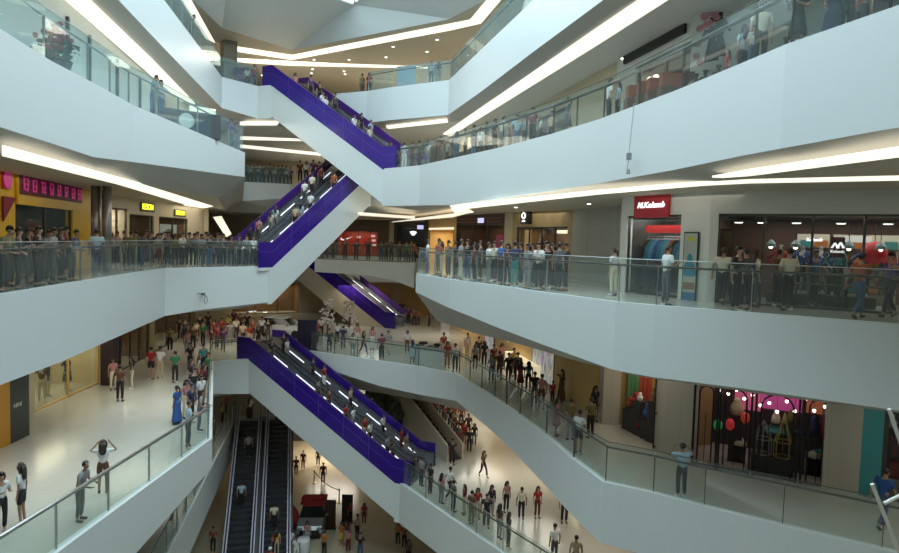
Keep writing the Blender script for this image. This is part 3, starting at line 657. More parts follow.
def skel(sex, pose):
    f = sex == 'f'; aR, aL, walk, lean = POSE[pose]; J = {}
    sw = .165 if f else .19; hw = .092 if f else .088
    J['pel'] = (0, 0, .93); J['spi'] = (0, .005, 1.09); J['che'] = (0, .005, 1.28); J['nb'] = (0, .012, 1.425); J['nk'] = (0, .0, 1.49)
    J['jaw'] = (0, -.022, 1.555); J['sku'] = (0, .008, 1.625); J['nose'] = (0, -.086, 1.588); J['earL'] = (.083, .01, 1.60); J['earR'] = (-.083, .01, 1.60)
    for s, n, a in ((1, 'L', aL), (-1, 'R', aR)):
        sx, sy, sz = s*sw, .012, 1.375; e, w_ = ARM[a]
        J['sh'+n] = (sx, sy, sz); J['el'+n] = (sx+s*e[0], sy+e[1], sz+e[2]); J['wr'+n] = (sx+s*w_[0], sy+w_[1], sz+w_[2])
        J['hp'+n] = (s*hw, 0, .885)
        if walk:
            k = ((-.20, .50), (-.27, .10), (-.40, .07)) if s > 0 else ((.04, .49), (.28, .155), (.19, .045))
        else: k = ((-.015, .49), (.025, .085), (-.115, .035))
        J['kn'+n] = (s*.10, *k[0]); J['an'+n] = (s*.10, *k[1]); J['to'+n] = (s*.118, *k[2])
    c, sn = math.cos(R(lean)), math.sin(R(lean)); 
    for n in list(J):
        if n[:2] in ('pe', 'hp', 'kn', 'an', 'to'): continue
        x, y, z = J[n]; dz = z-.93; J[n] = (x, y*c-dz*sn, .93+dz*c+y*sn)
    RD = dict(pel=.122 if f else .118, spi=.098 if f else .115, che=.118 if f else .135, nb=.062, nk=.05, jaw=.062, sku=.086, nose=.013, earL=.02, earR=.02)
    for n in 'LR':
        RD.update({'sh'+n: .052 if f else .062, 'el'+n: .036 if f else .043, 'wr'+n: .025 if f else .03, 'hp'+n: .088, 'kn'+n: .056 if f else .06, 'an'+n: .037, 'to'+n: .03})
    return J, RD
ED = [('pel', 'spi'), ('spi', 'che'), ('che', 'nb'), ('nb', 'nk'), ('nk', 'jaw'), ('jaw', 'sku'), ('jaw', 'nose'), ('sku', 'earL'), ('sku', 'earR')]
for n in 'LR': ED += [('che', 'sh'+n), ('sh'+n, 'el'+n), ('el'+n, 'wr'+n), ('pel', 'hp'+n), ('hp'+n, 'kn'+n), ('kn'+n, 'an'+n), ('an'+n, 'to'+n)]
def mk(J, RD, names, edges, add=0.0, over=None, sub=1, root=None):
    names = list(names); ix = {n: i for i, n in enumerate(names)}; over = over or {}
    return skin_mesh([J[n] for n in names], [(ix[a], ix[b]) for a, b in edges if a in ix and b in ix], [over.get(n, RD.get(n, .05)+add) for n in names], ix[root or names[0]], sub)
def join(meshes, slots=None):
    bm = NB()
    for k, me in enumerate(meshes):
        a = len(bm.faces); bm.from_mesh(me); bm.faces.ensure_lookup_table()
        for f in bm.faces[a:]: f.material_index = slots[k] if slots else 0; f.smooth = True
        bpy.data.meshes.remove(me)
    out = bpy.data.meshes.new('figure'); bm.to_mesh(out); bm.free(); return out
def frame(d):
    d = d.normalized(); a = Vector((0, 0, 1)) if abs(d.z) < .8 else Vector((0, -1, 0)); s = d.cross(a).normalized(); return d, s, s.cross(d)
def hand(el, wr, s):
    d, x, n = frame(Vector(wr)-Vector(el)); w_ = Vector(wr); V = [w_-d*.02, w_+d*.035, w_+d*.075]; E = [(0, 1), (1, 2)]; Rr = [.022, .030, .032]
    out = [skin_mesh(V, E, Rr, 0, 1)]
    for k, ln in zip((-1.5, -.5, .5, 1.5), (.062, .076, .08, .07)):
        b = w_+d*.07+x*k*.017; out.append(skin_mesh([b, b+d*ln*.55-n*.006*s, b+d*ln*.9-n*.03*s], [(0, 1), (1, 2)], [.0095, .0085, .007], 0, 1))
    b = w_+d*.02+x*.02*s; out.append(skin_mesh([b, b+d*.035+x*.03*s, b+d*.068+x*.032*s], [(0, 1), (1, 2)], [.012, .010, .008], 0, 1)); return out
MC = {}
def body_mesh(sex, pose):
    k = ('b', sex, pose)
    if k not in MC:
        J, RD = skel(sex, pose); ms = [mk(J, RD, J.keys(), ED)]; sl = [0]
        for n, s in (('L', 1), ('R', -1)):
            h = hand(J['el'+n], J['wr'+n], s); ms += h; sl += [0]*len(h)
        bm = NB(); hc = Vector(J['sku'])
        for s in (1, -1): ball(bm, hc+Vector((s*.030, -.064, -.012)), .0105, 8, (1.2, .8, .7))
        box(bm, Vector(J['jaw'])+Vector((0, -.047, -.008)), (.042, .012, .008))
        me = bpy.data.meshes.new('e'); bm.to_mesh(me); bm.free(); ms.append(me); sl.append(1)
        MC[k] = join(ms, sl); MC[k].name = 'person_body'; MC[k].materials.append(None); MC[k].materials.append(mat('face_detail', (.03, .015, .012), .5))
    return MC[k]
def lerp(a, b, t): return tuple(a[i]+(b[i]-a[i])*t for i in range(3))
def top_mesh(sex, pose, kind):
    k = ('t', sex, pose, kind)
    if k not in MC:
        J, RD = skel(sex, pose); f = .5 if kind in ('shirt', 'dress') else .93
        for n in 'LR':
            if kind in ('coat', 'long') : J['mi'+n] = lerp(J['el'+n], J['wr'+n], .85)
            else: J['mi'+n] = lerp(J['sh'+n], J['el'+n], .72)
        E = [('hem', 'spi'), ('spi', 'che'), ('che', 'nb')]; J['hem'] = lerp(J['pel'], J['spi'], -.42); RD['hem'] = RD['pel']+.012
        nm = ['che', 'hem', 'spi', 'nb']
        for n in 'LR':
            RD['mi'+n] = .05 if kind not in ('coat', 'long') else .036
            if kind in ('coat', 'long'): E += [('che', 'sh'+n), ('sh'+n, 'el'+n), ('el'+n, 'mi'+n)]; nm += ['sh'+n, 'el'+n, 'mi'+n]
            else: E += [('che', 'sh'+n), ('sh'+n, 'mi'+n)]; nm += ['sh'+n, 'mi'+n]
        ms = [mk(J, RD, nm, E, .013, {'nb': .058})]
        if kind in ('dress', 'maxi'):
            zb = .50 if kind == 'dress' else .12; bm = NB(); w_ = .21 if kind == 'dress' else .25
            lathe(bm, [(w_, zb), (w_*.97, zb+.1), (.165, .78), (.15, .93), (.125, 1.06)], 18, sy=.85)
            me = bpy.data.meshes.new('k'); bm.to_mesh(me); bm.free(); ms.append(me)
        MC[k] = join(ms); MC[k].name = 'top_garment'; MC[k].materials.append(None)
    return MC[k]
def bot_mesh(sex, pose, kind):
    k = ('p', sex, pose, kind)
    if k not in MC:
        J, RD = skel(sex, pose)
        if kind == 'skirt':
            bm = NB(); lathe(bm, [(.19, .52), (.18, .6), (.15, .84), (.135, .97)], 18, sy=.85); me = bpy.data.meshes.new('k'); bm.to_mesh(me); bm.free(); ms = [me]
        else:
            E = [('pel', 'up')]; nm = ['pel', 'up']; J['up'] = lerp(J['pel'], J['spi'], .95); RD['up'] = RD['pel']-.004
            for n in 'LR':
                if kind == 'shorts': J['cu'+n] = lerp(J['hp'+n], J['kn'+n], .8); RD['cu'+n] = .075; E += [('pel', 'hp'+n), ('hp'+n, 'cu'+n)]; nm += ['hp'+n, 'cu'+n]
                else:
                    J['cu'+n] = lerp(J['kn'+n], J['an'+n], .9); RD['cu'+n] = .05; E += [('pel', 'hp'+n), ('hp'+n, 'kn'+n), ('kn'+n, 'cu'+n)]; nm += ['hp'+n, 'kn'+n, 'cu'+n]
            ms = [mk(J, RD, nm, E, .012)]
        MC[k] = join(ms); MC[k].name = 'bottom_garment'; MC[k].materials.append(None)
    return MC[k]
def hair_mesh(sex, pose, kind):
    k = ('h', sex, pose, kind)
    if k not in MC:
        J, _ = skel(sex, pose); c = Vector(J['sku'])+Vector((0, .010, -.002)); bm = NB(); ball(bm, (0, 0, 0), 1.0, 16, (.094, .090, .104))
        kill = [v for v in bm.verts if v.co.z < (.050 if v.co.y < -.045 else (-.012 if v.co.y < .02 else -.07))]
        bmesh.ops.delete(bm, geom=kill, context='VERTS')
        if kind == 'long':
            bm2 = [(.088, .06, .02), (.10, .085, -.08), (.115, .09, -.18), (.11, .095, -.28), (.07, .095, -.36)]; rings = []
            for rx, y, z in bm2: rings.append([bm.verts.new((rx*math.cos(a), y+.045*math.sin(a), z)) for a in [2*math.pi*i/12 for i in range(12)]])
            for i in range(4):
                for q_ in range(12): bm.faces.new((rings[i][q_], rings[i][(q_+1) % 12], rings[i+1][(q_+1) % 12], rings[i+1][q_]))
            bm.faces.new(rings[0]); bm.faces.new(list(reversed(rings[-1])))
            for s in (1, -1): tube(bm, [(s*.085, .0, .03), (s*.098, .01, -.06), (s*.10, .03, -.16)], [.025, .03, .02], 8)
        if kind == 'tail': tube(bm, [(0, .10, .03), (0, .15, 0), (0, .16, -.12), (0, .14, -.24)], [.03, .038, .035, .012], 8)
        if kind == 'cap':
            lathe(bm, [(.105, .02), (.108, .06), (.09, .11), (.04, .128)], 16); box(bm, (0, -.13, .03), (.13, .11, .012))
        bmesh.ops.recalc_face_normals(bm, faces=bm.faces[:])
        bmesh.ops.translate(bm, verts=bm.verts[:], vec=c); me = bpy.data.meshes.new('hair'); bm.to_mesh(me); bm.free()
        for p in me.polygons: p.use_smooth = True
        me.materials.append(None); MC[k] = me
    return MC[k]
def shoe_mesh(sex, pose, n):
    k = ('s', sex, pose, n)
    if k not in MC:
        J, _ = skel(sex, pose); a, t_ = Vector(J['an'+n]), Vector(J['to'+n]); 
        me = skin_mesh([a+Vector((0, .03, -.045)), a+Vector((0, 0, -.03)), t_+Vector((0, .02, .0)), t_+Vector((0, -.03, -.002))], [(0, 1), (1, 2), (2, 3)], [.04, .047, .044, .034], 0, 1)
        me.name = 'shoe'; me.materials.clear(); me.materials.append(None); MC[k] = me
    return MC[k]
PC = dict(white=(.62, .63, .62), black=(.016, .016, .018), grey=(.22, .225, .23), darkgrey=(.07, .072, .076), navy=(.022, .03, .075), red=(.30, .02, .02), maroon=(.13, .018, .02), green=(.02, .13, .05),
          teal=(.04, .22, .22), blue=(.03, .09, .28), denim=(.06, .10, .19), pink=(.42, .19, .19), yellow=(.55, .40, .06), orange=(.42, .13, .03), beige=(.45, .36, .24), purple=(.10, .05, .20), olive=(.15, .13, .05),
          sky=(.32, .43, .50), brown=(.11, .055, .03), cream=(.58, .53, .40), rust=(.28, .07, .03))
CN = {'sky': 'pale blue', 'darkgrey': 'dark grey', 'navy': 'navy blue', 'denim': 'denim blue'}
def cloth(c): return mat('cloth_'+c, PC[c], .85)
SKIN = [mat('skin_tone', (.40, .24, .16), .55), mat('skin_tone_tan', (.30, .17, .11), .55)]
HAIRM = [mat('black_hair', (.012, .010, .010), .45), mat('brown_hair', (.035, .02, .014), .5)]
PEOPLE = []
def setm(o, m, i=0):
    o.material_slots[i].link = 'OBJECT'; o.material_slots[i].material = m
def person(loc, rz, zone, spec, scale=1.0, shoes=False):
    """spec: 'top bottom [options]' - top colour[:kind], bottom colour[:kind], sex, hair, pose"""
    t, b, *op_ = spec.split(); tc, _, tk = t.partition(':'); bc, _, bk = b.partition(':'); tk = tk or 'shirt'; bk = bk or 'trousers'
    sex, hk, pose = 'm', 'short', 'stand'; hat = None
    for k in op_:
        if k in 'mf': sex = k; hk = 'long' if k == 'f' and hk == 'short' else hk
        elif k in POSE: pose = k
        elif k in ('short', 'long', 'tail', 'cap'): hk = k
        elif k == 'kid': scale *= .66
        else: hat = k
    sc_ = scale*(1.07 if zone in ('CL', 'CL2', 'CR', 'CS') else 1.0)*(0.955 if sex == 'f' else 1.0)*random.uniform(.96, 1.03)
    o = bpy.data.objects.new('person', body_mesh(sex, pose)); link(o); setm(o, random.choice(SKIN))
    o.location = loc; o.rotation_euler = (0, 0, rz); o.scale = (sc_*random.uniform(.97, 1.05),)*2+(sc_,)
    def part(nm, me, m):
        c = bpy.data.objects.new(nm, me); link(c); c.parent = o; setm(c, m); return c
    part('hair' if hk != 'cap' else 'cap', hair_mesh(sex, pose, hk), cloth(hat) if hat else random.choice(HAIRM))
    part({'shirt': 'shirt', 'long': 'long_sleeved_top', 'coat': 'jacket', 'dress': 'dress', 'maxi': 'long_dress'}[tk], top_mesh(sex, pose, tk), cloth(tc))
    if tk not in ('dress', 'maxi'): part(bk, bot_mesh(sex, pose, bk), cloth(bc))
    if shoes:
        for n in 'LR': part('shoe', shoe_mesh(sex, pose, n), cloth(random.choice(('black', 'darkgrey', 'brown', 'white'))))
    nmz = {'shirt': 'shirt', 'long': 'long sleeved top', 'coat': 'jacket', 'dress': 'dress', 'maxi': 'long dress'}[tk]
    d = '%s %s' % (CN.get(tc, tc), nmz)
    if tk not in ('dress', 'maxi'): d += ' and %s %s' % (CN.get(bc, bc), bk)
    ad = ('small child' if scale < .8 else 'person')
    extra = {'long': 'long hair', 'tail': 'a ponytail', 'cap': 'a cap'}.get(hk, '')
    po_ = {'rail': 'leaning', 'phone': 'hands up', 'photo': 'both hands up', 'walk': 'walking', 'hip': 'hand on hip', 'raise': 'one arm raised', 'fold': 'arms folded', 'both': 'both arms raised'}.get(pose, '')
    PEOPLE.append(dict(o=o, zone=zone, ad=ad, d=d, extra=extra, pose=po_)); o['category'] = 'person'; return o
def on_front(pts, px, off):
    """point on a gallery edge under picture column px, moved off metres inward; also the outward heading"""
    best = None
    for i in range(len(pts)-1):
        a, b = pts[i], pts[i+1]; lo, hi = 0.0, 1.0
        fa = proj(Vector((a.x, a.y, a.z)))[0]-px if a.y > 1 else -1e4*(1 if i == 0 and a.x < 0 else -1); fb = proj(b)[0]-px if b.y > 1 else 1e4
        if fa*fb > 0: continue
        for _ in range(40):
            m = (lo+hi)/2; q_ = a.lerp(b, m); fm = (proj(q_)[0]-px) if q_.y > .5 else fa
            if fm*fa > 0: lo = m
            else: hi = m
        q_ = a.lerp(b, lo); t = (b-a).normalized(); n = Vector((-t.y, t.x, 0)); best = (q_+n*off, math.atan2(-n.y, -n.x))
    if best is None:                                  # beyond either end: the nearer end point, carried on
        k = min((0, len(pts)-1), key=lambda k: abs(proj(pts[k])[0]-px) if pts[k].y > 1 else 1e9); a, b = (pts[0], pts[1]) if k == 0 else (pts[-1], pts[-2])
        t = (a-b).normalized(); q_ = a+t*min(2.0, abs(proj(a)[0]-px)*a.y/620); tt = (pts[k]-pts[k-1]).normalized() if k else (pts[1]-pts[0]).normalized(); n = Vector((-tt.y, tt.x, 0)); best = (q_+n*off, math.atan2(-n.y, -n.x))
    return best
def head_to(ang): return ang+math.pi/2        # figures face -Y at rotation 0
FACE = {'o': 0, 'b': math.pi, 'l': None, 'r': None}
def crowd_rail(zone, pts, rows, shoes=False):
    for r in rows:
        px, off, fc, spec = r[:4]; q_ = on_front(offset_poly(pts, off), px, 0)
        if q_ is None: print('no front', zone, px); continue
        p, ang = q_; a = ang + {'o': 0, 'b': math.pi, 'l': -math.pi/2, 'r': math.pi/2}[fc] + random.uniform(-.35, .35)
        if 'rail' in spec and fc == 'o': a = ang+random.uniform(-.12, .12)
        person(p, head_to(a), zone, spec, shoes=shoes)
def keep_in(p, pts, gap=.42):
    """move a standing point back behind a gallery edge"""
    best = None
    for i in range(len(pts)-1):
        a, b = pts[i].xy, pts[i+1].xy; t = b-a; k = max(0, min(1, (p.xy-a).dot(t)/t.length_squared)); c = a+t*k; n = Vector((-t.y, t.x)).normalized()
        d = (p.xy-c).length; s_ = (p.xy-c).dot(n)
        if best is None or d < best[0]: best = (d, s_, c, n)
    if best and (best[1] < gap and best[0] < 3): q_ = best[2]+best[3]*gap; return Vector((q_.x, q_.y, p.z))
    return p
def crowd_floor(zone, lv, rows, shoes=False, edge=None):
    for px, py, deg, spec in rows:
        p = P(px, py, LV[lv])
        if edge: p = keep_in(p, edge)
        person(p, R(deg)+random.uniform(-.2, .2), zone, spec, shoes=shoes)
def riders(zone, foot, top, v, s, rows, up=True, clamp=(.04, .97)):
    d = top-foot; n = Vector((-d.y, d.x, 0)).normalized()*s
    for px, spec in rows:
        lo = None
        for i in range(200):
            t = i/199.0; q_ = foot+d*t+n*v+Vector((0, 0, 1)); e = abs(proj(q_)[0]-px)
            if lo is None or e < lo[0]: lo = (e, t)
        t = min(clamp[1], max(clamp[0], lo[1])); nst = round(d.xy.length/.4); t = (math.floor(t*nst)+.5)/nst
        q_ = foot+d*t+n*(v+random.uniform(-.12, .12)); q_.z = foot.z+d.z*t+.14
        ang = math.atan2(d.y, d.x)+(0 if up else math.pi); person(q_, head_to(ang), zone, spec)
# ---- zone -> phrase used in labels
ZP = {'CL': 'below the yellow signs', 'CL2': 'deep under the yellow signs', 'DL': 'behind teal upper railing', 'DR': 'behind upper curved railing',
      'DRs': 'by upper white wall', 'DB': 'on distant middle gallery', 'E': 'on the topmost gallery', 'CR': 'before wood clad shop',
      'CS': 'outside outdoor clothes shop', 'CF': 'on far bridge', 'BL': 'on white lower floor', 'BLc': 'crowding the white floor',
      'BB': 'by middle back railing', 'BF': 'on far golden floor', 'BR': 'along sloping middle railing', 'BS': 'outside ironwork shop',
      'A': 'on bottom white floor', 'AR': 'at bottom centre railing', 'AC': 'in dim lower crowd', 'G': 'near the display car',
      'GE': 'riding lowest dark escalator', 'UE': 'riding highest escalator', 'ME': 'riding middle escalator', 'LE': 'riding lower escalator', 'AL': 'behind dim lower rail'}
cLp, cRp, dLp, dRp, bRp, aRp, bLp = pl(cL), pl(cR), pl(dL), pl(dR), pl(bR), pl(aR), pl(bL)
crowd_rail('CL', cLp, [(4, .45, 'o', 'olive black rail'), (18, .5, 'o', 'darkgrey black phone'), (11, 1.3, 'o', 'navy black'), (28, 1.4, 'o', 'black darkgrey'), (38, .5, 'o', 'black black phone'),
    (45, .9, 'o', 'grey darkgrey rail'), (53, .5, 'o', 'grey darkgrey phone'), (61, 1.2, 'o', 'black black'), (72, .55, 'o', 'navy darkgrey rail'), (97, .9, 'r', 'sky darkgrey'),
    (112, 2.6, 'o', 'pink black f'), (124, 1.3, 'o', 'brown black'), (131, 1.0, 'r', 'olive darkgrey'), (142, .6, 'o', 'darkgrey:coat denim rail'), (158, .55, 'o', 'grey maroon:skirt f tail'), (161, 1.6, 'o', 'black black'),
    (168, 1.2, 'o', 'darkgrey black'), (175, .6, 'o', 'olive black f'), (182, .5, 'o', 'cream black phone'), (189, 1.3, 'o', 'brown black'), (193, .7, 'o', 'darkgrey black rail'), (200, .5, 'o', 'grey darkgrey rail'),
    (206, 1.4, 'o', 'black black'), (209, .6, 'o', 'black denim'), (216, .9, 'o', 'darkgrey black rail'), (223, 1.0, 'o', 'navy black'), (231, .6, 'o', 'brown black f'), (238, .8, 'o', 'darkgrey black rail'), (246, .6, 'o', 'grey black'), (253, .9, 'o', 'white black f')], True)
crowd_rail('CL2', cLp, [(117, 3.6, 'o', 'grey black'), (136, 3.2, 'b', 'darkgrey black'), (152, 3.5, 'l', 'navy denim'), (165, 3.0, 'o', 'white black'), (197, 3.4, 'o', 'rust black'), (212, 3.0, 'o', 'grey black f'), (220, 2.6, 'o', 'maroon black'), (33, 2.6, 'b', 'brown black'), (66, 2.6, 'o', 'rust black')])
crowd_rail('DL', dLp, [(152.5, .5, 'o', 'teal denim rail'), (160.5, .55, 'o', 'sky denim'), (231, .5, 'o', 'purple black'), (238, .55, 'o', 'maroon denim f')], True)
crowd_rail('DL', pl(E_L), [(191, .4, 'o', 'darkgrey black rail')])
crowd_rail('DR', dRp, [(404, .6, 'b', 'sky white'), (412, .7, 'b', 'black black'), (419, .8, 'o', 'darkgrey black'), (428, .6, 'b', 'white grey f'), (440, .8, 'o', 'maroon darkgrey'), (447, 1.6, 'o', 'grey black'), (456, .7, 'b', 'grey denim f'),
    (465, .7, 'o', 'beige black'), (473, .6, 'b', 'darkgrey denim'), (480, 1.2, 'o', 'white black'), (486, .9, 'o', 'darkgrey black'), (494, .7, 'b', 'black black'), (502, .6, 'b', 'cream grey'), (510, 1.4, 'o', 'brown black'),
    (516, 1.1, 'r', 'sky denim'), (524, 1.4, 'o', 'grey black'), (532, .8, 'o', 'maroon black'), (540, .7, 'b', 'white black kid'), (551, 1.8, 'o', 'beige black f'), (567, .8, 'o', 'darkgrey:dress black f tail'), (608, .9, 'b', 'white black'), (617, 1.1, 'o', 'sky black f')], True)
crowd_rail('DRs', dRp, [(741, 1.2, 'l', 'sky black f raise'), (726, 1.1, 'o', 'red maroon f kid'), (759, .8, 'l', 'cream black'), (751, .6, 'r', 'white denim kid'), (796, .7, 'o', 'black:dress black f phone'), (832, .7, 'r', 'navy:maxi black f'), (844, .9, 'r', 'darkgrey black'), (858, 1.6, 'o', 'red black')], True)
crowd_rail('DB', pl(dback), [(x, .5+.6*(i % 3), 'o', s) for i, (x, s) in enumerate(zip(range(246, 291, 4), ('grey black', 'white black', 'darkgrey black', 'cream denim', 'brown black', 'grey black f', 'olive black', 'white denim f', 'maroon black', 'darkgrey black', 'cream black', 'purple black')))])
for i, (px, py, s) in enumerate(((300, 187, 'maroon black'), (306, 186, 'white black f'), (313, 186, 'purple black'), (319, 187, 'red black'), (325, 186, 'grey black'))): person(P(px, py-4, 6.0), 0.2*i, 'DB', s)
crowd_rail('E', pl(E_R), [(357, 1.0, 'l', 'olive darkgrey'), (366.5, 1.0, 'o', 'red black f'), (431, .6, 'b', 'sky denim'), (438, .7, 'b', 'darkgrey grey f')])
crowd_rail('E', pl(E_L), [(254, .8, 'o', 'red black'), (247, 1.4, 'o', 'white black f')])
crowd_rail('CR', cRp, [(427, .5, 'b', 'white denim'), (434, 1.4, 'o', 'rust black'), (441, .8, 'o', 'rust beige f'), (448, .9, 'o', 'brown black'), (455, 1.2, 'o', 'black black'), (460, .5, 'b', 'grey cream'), (467, .9, 'o', 'black denim'),
    (474, .8, 'o', 'maroon black f'), (480, 1.6, 'o', 'darkgrey black'), (488, .55, 'b', 'white grey hip'), (494, 1.7, 'o', 'cream black'), (500, .8, 'b', 'blue black'), (507, .9, 'o', 'maroon black f'), (514, .7, 'b', 'navy teal'),
    (520, 1.6, 'o', 'black black'), (527, .6, 'o', 'grey grey f'), (538, .55, 'o', 'white black phone'), (532, 1.8, 'o', 'brown black'), (545, 1.4, 'r', 'black black'), (552, 1.8, 'o', 'rust black f'), (558, 1.5, 'b', 'darkgrey black'), (565, 1.8, 'o', 'black black'), (613, 2.2, 'l', 'white cream f tail')], True)
crowd_floor('CS', 'C', [(665, 306, 100, 'white darkgrey phone'), (721, 305, 150, 'cream black walk'), (735, 312, 40, 'black black'), (744, 310, 190, 'darkgrey:coat black'), (753, 307, 100, 'cream darkgrey f'), (787, 311, 190, 'cream black phone'),
    (776, 307, 90, 'brown black'), (857, 319.5, 100, 'rust denim walk'), (889, 318, -90, 'purple black walk'), (812, 306, 20, 'blue black'), (838, 305, 180, 'teal darkgrey f'), (831, 305, 160, 'navy black')], True, edge=cRp)
crowd_rail('CF', [f[0] for f in cb], [(x, .6+.5*(i % 2), 'o', s) for i, (x, s) in enumerate(((322, 'cream black'), (327, 'beige black f'), (333, 'brown black'), (345, 'maroon black'), (356, 'darkgrey black'), (368, 'black black'), (381, 'olive denim f'), (386, 'black black'), (391, 'black black f'), (399, 'brown black'), (406, 'green black'), (411, 'darkgrey black'), (414, 'rust black f')))])
crowd_floor('BL', 'B', [(80, 521, 105, 'grey darkgrey rail'), (103, 493, 200, 'white brown:shorts f both'), (22, 525, -85, 'white black:shorts f stand'), (1, 533, 60, 'white black f phone'), (120, 401.5, 180, 'brown black'), (113, 390, 60, 'pink cream f'),
    (132, 389, -60, 'darkgrey cream f'), (151, 379.5, 180, 'red black:shorts'), (160, 379, 200, 'white beige'), (175, 383, 180, 'green black'), (177, 424, -120, 'blue:maxi blue f tail'), (188, 448, 120, 'sky darkgrey phone'), (199, 432, 100, 'grey denim rail'), (170, 352, 30, 'olive black'), (186, 418, 60, 'pink cream f phone')], True, edge=bLp)
crowd_floor('BLc', 'B', [(191, 424, 90, 'navy black'), (201, 412, 60, 'white black f'), (194, 404, 30, 'black denim'), (204, 398, 90, 'maroon black f'), (191, 393, 80, 'black denim f'), (208, 384, 60, 'green black f'), (199, 386, 110, 'grey maroon:skirt f'), (203, 374, 40, 'teal black'), (190, 372, 70, 'black black'),
    (187, 355, 60, 'pink grey f'), (193, 350, 20, 'brown black'), (196, 343, 40, 'beige black f'), (203, 346, -10, 'green black'), (200, 338, 0, 'black black'), (211, 352, 90, 'maroon black'), (217, 350, 80, 'red darkgrey'), (223, 352, 60, 'purple darkgrey'), (214, 341, 10, 'red black f'), (222, 340, 0, 'red black'), (230, 345, 20, 'grey grey'),
    (228, 336, 0, 'yellow black f'), (236, 340, 40, 'cream black'), (243, 346, 0, 'beige black'), (250, 347, 10, 'red beige f'), (253, 341, -20, 'rust black'), (258, 349, 60, 'black black f'), (240, 334, 0, 'brown black'), (247, 333, 20, 'black black'), (262, 338, 0, 'white black'), (268, 342, 20, 'black darkgrey'), (185, 342, 30, 'darkgrey black'), (180, 340, 0, 'black black'), (208, 334, 10, 'black black'), (234, 331, 0, 'maroon black')], edge=bLp)
crowd_floor('BB', 'B', [(328, 353.5, 10, 'black black'), (343, 350, 170, 'navy darkgrey'), (351, 357, 30, 'cream grey f'), (363, 354, 60, 'black black f walk'), (372, 350, 20, 'pink white f'), (380, 361, 190, 'maroon black'), (388, 355, 0, 'grey beige'), (407, 353, 30, 'white brown f'), (412, 365, 200, 'sky:dress sky f'), (443, 358, 30, 'rust beige'), (447, 368, 20, 'red rust f'), (455, 371.5, 200, 'white black'), (316, 345, 20, 'red black'), (312, 350, 0, 'navy black'), (321, 338, 0, 'white black f'), (357, 346, 0, 'pink cream f'), (337, 344, 40, 'white black f')], True, edge=bRp)
crowd_floor('BF', 'B', [(408, 325, 10, 'maroon black f'), (414, 327, 0, 'brown black'), (418, 327, 20, 'rust black f'), (429, 328, 60, 'black black'), (398, 318, 0, 'brown black'), (402, 318, 0, 'black black'), (345, 321, 0, 'white black'), (333, 320, 0, 'beige black f'), (384, 316, 30, 'black black'), (391, 318, 0, 'grey black f')])
crowd_floor('BR', 'B', [(467, 357, 30, 'cream beige'), (478, 363, 20, 'black black'), (484, 367, 190, 'black black f'), (493, 372, 40, 'maroon black'), (501, 369, 20, 'pink black f'), (499, 380, 190, 'brown darkgrey'), (508, 383, 20, 'black black'), (513, 376, 30, 'yellow black'), (491, 383, 10, 'grey denim f'), (520, 391, 170, 'maroon:dress black f'), (528, 391, 190, 'teal black f'),
    (534, 406, 180, 'black denim'), (541, 409, 170, 'pink brown:shorts f short'), (552, 404, 30, 'red maroon kid'), (561, 402, -60, 'brown:maxi black f raise'), (556, 436, 60, 'pink:dress pink f'), (570, 440, 190, 'olive grey'), (578, 454, 130, 'white black:shorts phone'), (590, 438, 200, 'olive black'), (594, 422, 20, 'black black f'), (475, 371, 10, 'grey black f'), (517, 383, 0, 'darkgrey black')], True, edge=bRp)
crowd_floor('BS', 'B', [(679, 499, 185, 'sky black both'), (881, 528, 100, 'blue denim walk')], True, edge=bRp)
crowd_floor('A', 'A', [(449, 499, 120, 'white black walk'), (483, 477, 30, 'brown black f walk'), (452, 465, 0, 'black black'), (477, 519, 10, 'red beige f'), (486, 528, 0, 'black black'), (491, 516, 20, 'black:coat grey f'), (506, 512, 30, 'pink black f'), (521, 519.5, 190, 'cream black'), (537, 518, 10, 'red maroon f'), (564, 523, 0, 'darkgrey black'), (554, 562, 200, 'white darkgrey'), (575, 575, 180, 'beige black')], True, edge=aRp)
crowd_rail('AR', aRp, [(430, .7, 'b', 'black black'), (441, .6, 'b', 'pink grey f'), (453, .6, 'b', 'darkgrey black hip'), (464, .9, 'o', 'maroon beige f'), (471, .5, 'b', 'brown olive'), (499, .8, 'b', 'brown grey f'), (508, .6, 'b', 'darkgrey black f'), (421, .9, 'b', 'grey black'), (412, 1.3, 'b', 'darkgrey black')], True)
crowd_floor('AC', 'A', [(421, 411, 0, 'black black'), (427, 412, 20, 'maroon black'), (433, 411, 0, 'brown black f'), (436, 419, 10, 'red black'), (441, 415, 0, 'black black'), (444, 425, 30, 'maroon black f'), (448, 420, 0, 'beige black'), (450, 430, 0, 'black black'), (454, 425, 0, 'rust black f'), (455, 441, 20, 'brown darkgrey'), (455, 433, 0, 'cream black'), (458, 452, 10, 'red black f'), (462, 442, 0, 'maroon black f'), (469, 453, 180, 'black black'), (474, 446, 0, 'black denim f'), (461, 427, 0, 'rust black'), (468, 438, 10, 'darkgrey black'), (464, 446, 20, 'red maroon')])
crowd_floor('G', 'G', [(323, 484, 10, 'red black'), (303, 470, 0, 'black maroon'), (307, 546, 0, 'pink sky f'), (324, 557, 160, 'orange black'), (346, 545, 10, 'maroon cream f'), (357, 540, 60, 'beige black'), (364, 525, 0, 'red maroon f'), (398, 546, 0, 'orange black f'), (404, 549, 20, 'rust black'), (350, 524, 60, 'red black f'), (341, 546, 0, 'orange yellow:skirt f'), (348, 553, 0, 'pink maroon f'), (290, 555, 0, 'white grey'), (296, 562, 20, 'white white f cap'), (213, 553, 0, 'rust black'), (318, 466, 0, 'brown black f'), (296, 476, 0, 'red black'), (408, 565, 30, 'darkgrey black f'), (270, 575, 0, 'red black cap white'), (360, 560, 0, 'black denim')])
sG = Vector((-gd.y, gd.x, 0)); GF, GU = GB+gl*2.1, GT+gl*2.1
